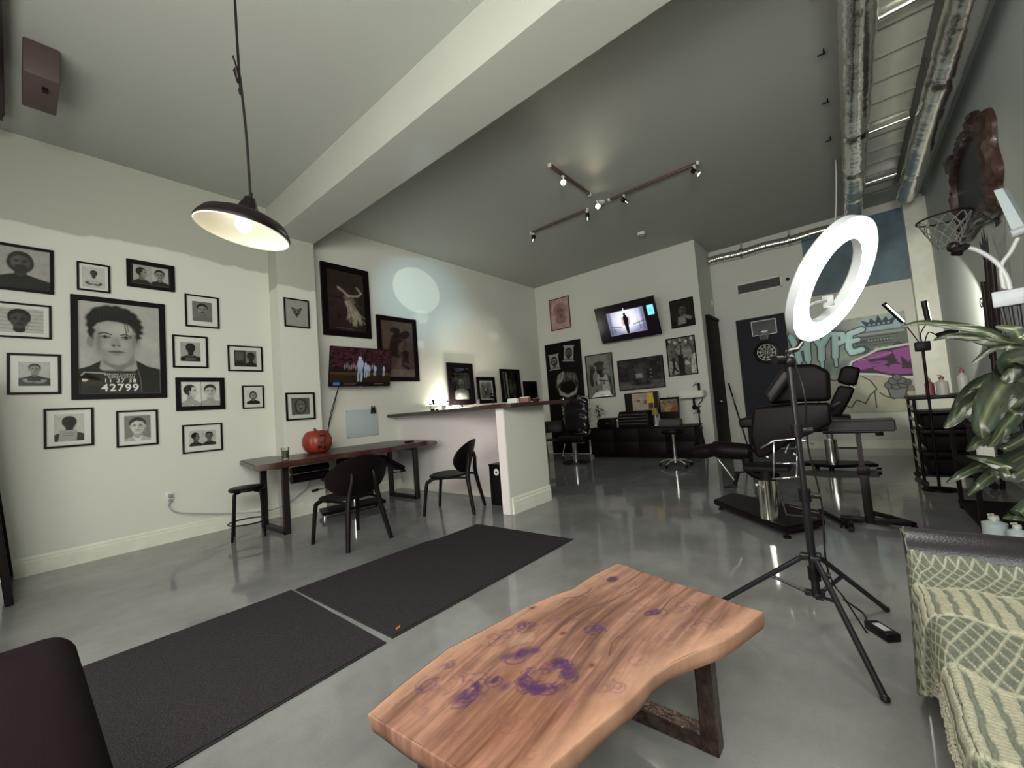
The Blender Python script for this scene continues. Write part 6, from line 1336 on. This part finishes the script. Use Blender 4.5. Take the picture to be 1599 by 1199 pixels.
# ornate mirror
t = thing('ornate_mirror', 'carved brown ornate frame with dark glass, high on the right wall', 'mirror', (6.6, YR+.003, 3.25), 180)
t.rotation_euler = (R(0), 0, R(180))
out = [(5.70, 3.61), (5.9, 3.66), (6.10, 3.80), (6.25, 3.84), (6.27, 3.74), (6.5, 3.80), (6.76, 3.83), (6.85, 3.72), (6.96, 3.71), (7.2, 3.84), (7.55, 3.90), (7.40, 3.72), (7.26, 3.62), (7.25, 3.4), (7.42, 3.34), (7.30, 3.2), (7.28, 3.1), (7.18, 3.0), (7.21, 2.88), (7.46, 2.82), (7.2, 2.78), (6.98, 2.72), (6.5, 2.74), (6.1, 2.66), (5.65, 2.66), (5.70, 2.85), (5.60, 3.0), (5.66, 3.25), (5.60, 3.45)]
inn = []
def cr2(pts_, k=5):
    o_ = []; n = len(pts_)
    for i in range(n):
        p_ = [Vector(pts_[(i+j) % n]) for j in (-1, 0, 1, 2)]
        for s_ in range(k):
            u = s_/k; o_.append(.5*((2*p_[1])+(-p_[0]+p_[2])*u+(2*p_[0]-5*p_[1]+4*p_[2]-p_[3])*u*u+(-p_[0]+3*p_[1]-3*p_[2]+p_[3])*u**3))
    return o_
O_ = [Vector((6.6-x, z-3.25)) for x, z in out]; O_ = cr2([tuple(v) for v in O_], 5); n = len(O_)
def inner(th): return Vector((.64*math.copysign(abs(math.cos(th))**.8, math.cos(th)), .41*math.copysign(abs(math.sin(th))**.8, math.sin(th))))
I_ = [inner(math.atan2(v.y/.55, v.x/.9)) for v in O_]
rows_ = []
for f_, h_ in ((1.0, 0), (1.0, .03), (.93, .055), (.80, .04), (.62, .075), (.45, .065), (.25, .055), (.1, .075), (0, .06), (0, .0)):
    for a_, b_ in zip(O_, I_): v = b_.lerp(a_, f_); rows_.append((v.x, -h_-.008*math.sin(a_.x*40+a_.y*31)*(0 < f_ < 1), v.y))
mb = MB(); k_ = 10; mb.add(rows_, [(i*n+j, i*n+(j+1) % n, (i+1)*n+(j+1) % n, (i+1)*n+j) for i in range(k_-1) for j in range(n)], True).build('carved_frame', m_mirrorwood, t)
MB().prism([(v.x*1.02, v.y*1.02) for v in I_], .012, .02, Matrix.Rotation(R(90), 4, 'X')).build('dark_glass', mat('dark_mirror', (.018, .016, .02), .35), t)
t.location = (6.6, YR+.003, 3.25)
# basketball hoop over the plant
t = thing('basketball_hoop', 'black mini basketball rim with pale net fixed on the right wall below the mirror', 'basketball hoop', PY(-.90, 1474, 341))
MB().tube([(.20*math.cos(i*.1745), .20*math.sin(i*.1745), 0) for i in range(36)], .0095, 8, closed=True).tube([(.0, -.20, 0), (0, -.28, -.10), (0, -.342, -.14)], .010).box((0, -.344, -.14), (.14, .008, .10)).build('rim', m_darksteel, t)
net(.196, .30, 0, 0, 0, 10, 5, .0055, mat('net_cord', (.20, .20, .18), .8), t, .62)
# crown and lettering drawn on the right wall
t = thing('wall_crown_drawing', 'small dark crown sketched on the right wall below the mirror', 'drawing', (6.55, YR+.002, 2.50), 180)
MB().prism([(-.11, -.1), (-.17, .13), (-.08, .03), (-.04, .19), (0, .04), (.05, .2), (.08, .03), (.16, .12), (.11, -.1)], 0, .002, Matrix.Rotation(R(90), 4, 'X')).build('crown', m_darksteel, t); MB().box((0, -.001, -.18), (.26, .002, .08)).build('band', m_darksteel, t)
o = txt('Get', .16, 0, -.05, -.001, m_darksteel, None, 'wall_lettering', bold=.004); o.location = (6.95, YR+.003, 1.98); o.rotation_euler = (0, 0, R(180)); tag(o, 'small dark handwritten word on the right wall', 'lettering')

# ================================================================== BIG LEAFY PLANT (right foreground)
PL = Vector((3.05, -.92, 0)); t = thing('dracaena_plant', 'large potted plant with long glossy striped leaves reaching in from the right', 'plant', PL)
MB().lathe([(0, 0), (.15, 0), (.19, .30), (.175, .30), (.14, .27), (0, .27)], n=32).build('pot', mat('dark_pot', (.03, .028, .028), .5), t)
MB().tube([(0, 0, .26), (.01, .02, .7), (-.01, 0, 1.15), (0, .02, 1.32)], [.028, .024, .022, .018], 10, sub=4).build('trunk', mat('cane', (.16, .13, .08), .8, bump=.5, bscale=40), t)
m_leafv = vcmat('striped_leaf', .30, spec=.3)
def bigleaf(pts_, wid, twist=0., col=0, face=None):
    'leaf along a curved spine, pale stripe down its middle'
    P0 = [Vector(p_) for p_ in pts_]; S_ = []; n = len(P0)
    for i in range(n-1):
        p_ = [P0[min(max(i+j, 0), n-1)] for j in (-1, 0, 1, 2)]
        for s_ in range(8):
            u = s_/8; S_.append(.5*((2*p_[1])+(-p_[0]+p_[2])*u+(2*p_[0]-5*p_[1]+4*p_[2]-p_[3])*u*u+(-p_[0]+3*p_[1]-3*p_[2]+p_[3])*u**3))
    S_.append(P0[-1]); m = len(S_); NC = 13; P = np.zeros((m, NC, 3)); K = np.zeros((m, NC, 3))
    g1, g2_, y1 = np.array((.015, .021, .012)), np.array((.005, .008, .005)), np.array((.105, .12, .058)); wid *= .78
    pal = np.array((.05, .065, .04))
    fc = Vector(face) if face is not None else (EYE-S_[m//2]).normalized()
    for i, p_ in enumerate(S_):
        u = i/(m-1); d_ = (S_[min(i+1, m-1)]-S_[max(i-1, 0)]).normalized(); sd = d_.cross(fc).normalized(); nn = sd.cross(d_).normalized()
        an = R(twist)*u; sd2 = sd*math.cos(an)+nn*math.sin(an); nn2 = nn*math.cos(an)-sd*math.sin(an)
        w_ = wid*(math.sin(math.pi*min(1, (u*.93+.07)**.8))**.75)*(1 if u < .999 else .1)+.002
        for k in range(NC):
            c = k/(NC-1)*2-1; P[i, k] = p_+sd2*w_*c+nn2*w_*(.32*c*c+.10*math.sin(u*17+c*4+col*9)*abs(c)+.05*math.sin(u*43+c*9))
            st = math.exp(-(c/.16)**2); e_ = math.exp(-((abs(c)-.55)/.16)**2)*.35*(1+math.sin(u*9+col)); K[i, k] = (g1*(1-abs(c)*.3)+g2_*.3)*(1-st)+y1*st*(.55+.3*col)+pal*e_*(.30+.3*col)
    return colgrid('leaf', P-np.array(PL), K, m_leafv, t)
q = lambda x, y, X_=3.0: PX(X_, x, y)
base = lambda dz=0., dy=0.: PL+Vector((0, .03+dy, 1.30+dz))
bigleaf([base(.02), q(1590, 536, 2.95), q(1540, 519, 2.95), q(1490, 509, 3.0), q(1440, 504, 3.0), q(1406, 511, 3.0)], .026, 8, .5)
bigleaf([base(-.02), q(1560, 536, 3.1), q(1520, 528, 3.15), q(1480, 525, 3.2), q(1458, 532, 3.2)], .026, 0, .2)
bigleaf([base(0), q(1600, 543, 2.9), q(1570, 542, 2.9), q(1545, 548, 2.9), q(1518, 568, 2.9)], .020, 0, 1)
bigleaf([base(.02), q(1610, 530, 2.6), q(1585, 516, 2.7), q(1555, 510, 2.8)], .03, 0, .4)
bigleaf([base(-.05), q(1594, 560, 2.5), q(1585, 575, 2.5), q(1570, 590, 2.5), q(1562, 592, 2.5)], .05, 0, .3)
bigleaf([base(-.1), q(1600, 585, 2.6), q(1572, 598, 2.5), q(1548, 630, 2.45), q(1534, 665, 2.4), q(1535, 685, 2.4)], .070, 14, 1.0)
bigleaf([base(-.12), q(1590, 628, 2.5), q(1585, 648, 2.45), q(1568, 668, 2.4), q(1552, 690, 2.4), q(1542, 698, 2.4)], .030, 30, .9)
bigleaf([base(-.1), q(1575, 605, 2.8), q(1540, 618, 2.75), q(1510, 636, 2.7), q(1488, 658, 2.7), q(1475, 669, 2.7)], .045, -10, .8)
bigleaf([base(-.08), q(1570, 596, 2.9), q(1535, 600, 2.9), q(1505, 622, 2.9), q(1485, 650, 2.9)], .045, 5, .0)
bigleaf([base(-.02), q(1580, 592, 3.0), q(1560, 588, 3.0), q(1530, 590, 3.0)], .04, 0, .0)
bigleaf([base(-.15), q(1560, 605, 2.8), q(1540, 608, 2.8), q(1515, 611, 2.8)], .018, 0, .9)
bigleaf([base(-.2), q(1598, 735, 2.5), q(1570, 728, 2.55), q(1540, 718, 2.6), q(1510, 712, 2.6)], .030, 5, .2)
bigleaf([base(-.3), q(1560, 722, 2.8), q(1530, 728, 2.75), q(1500, 742, 2.7), q(1478, 756, 2.7)], .028, 0, .7)
bigleaf([base(-.3), q(1570, 728, 2.7), q(1550, 742, 2.65), q(1530, 757, 2.6), q(1512, 774, 2.6)], .030, 0, .3)
bigleaf([base(-.2), q(1590, 690, 2.6), q(1570, 697, 2.6), q(1562, 700, 2.6)], .018, 0, 1)
bigleaf([base(-.35), q(1606, 790, 2.3), q(1585, 805, 2.25), q(1566, 810, 2.2)], .026, 0, .9)
bigleaf([base(-.1), q(1600, 620, 3.2), q(1580, 640, 3.1), q(1560, 655, 3.1), q(1530, 660, 3.1)], .05, 0, .0)
bigleaf([base(-.25), q(1590, 690, 3.0), q(1560, 680, 3.0), q(1530, 690, 2.9), q(1510, 705, 2.9)], .05, 0, .0)
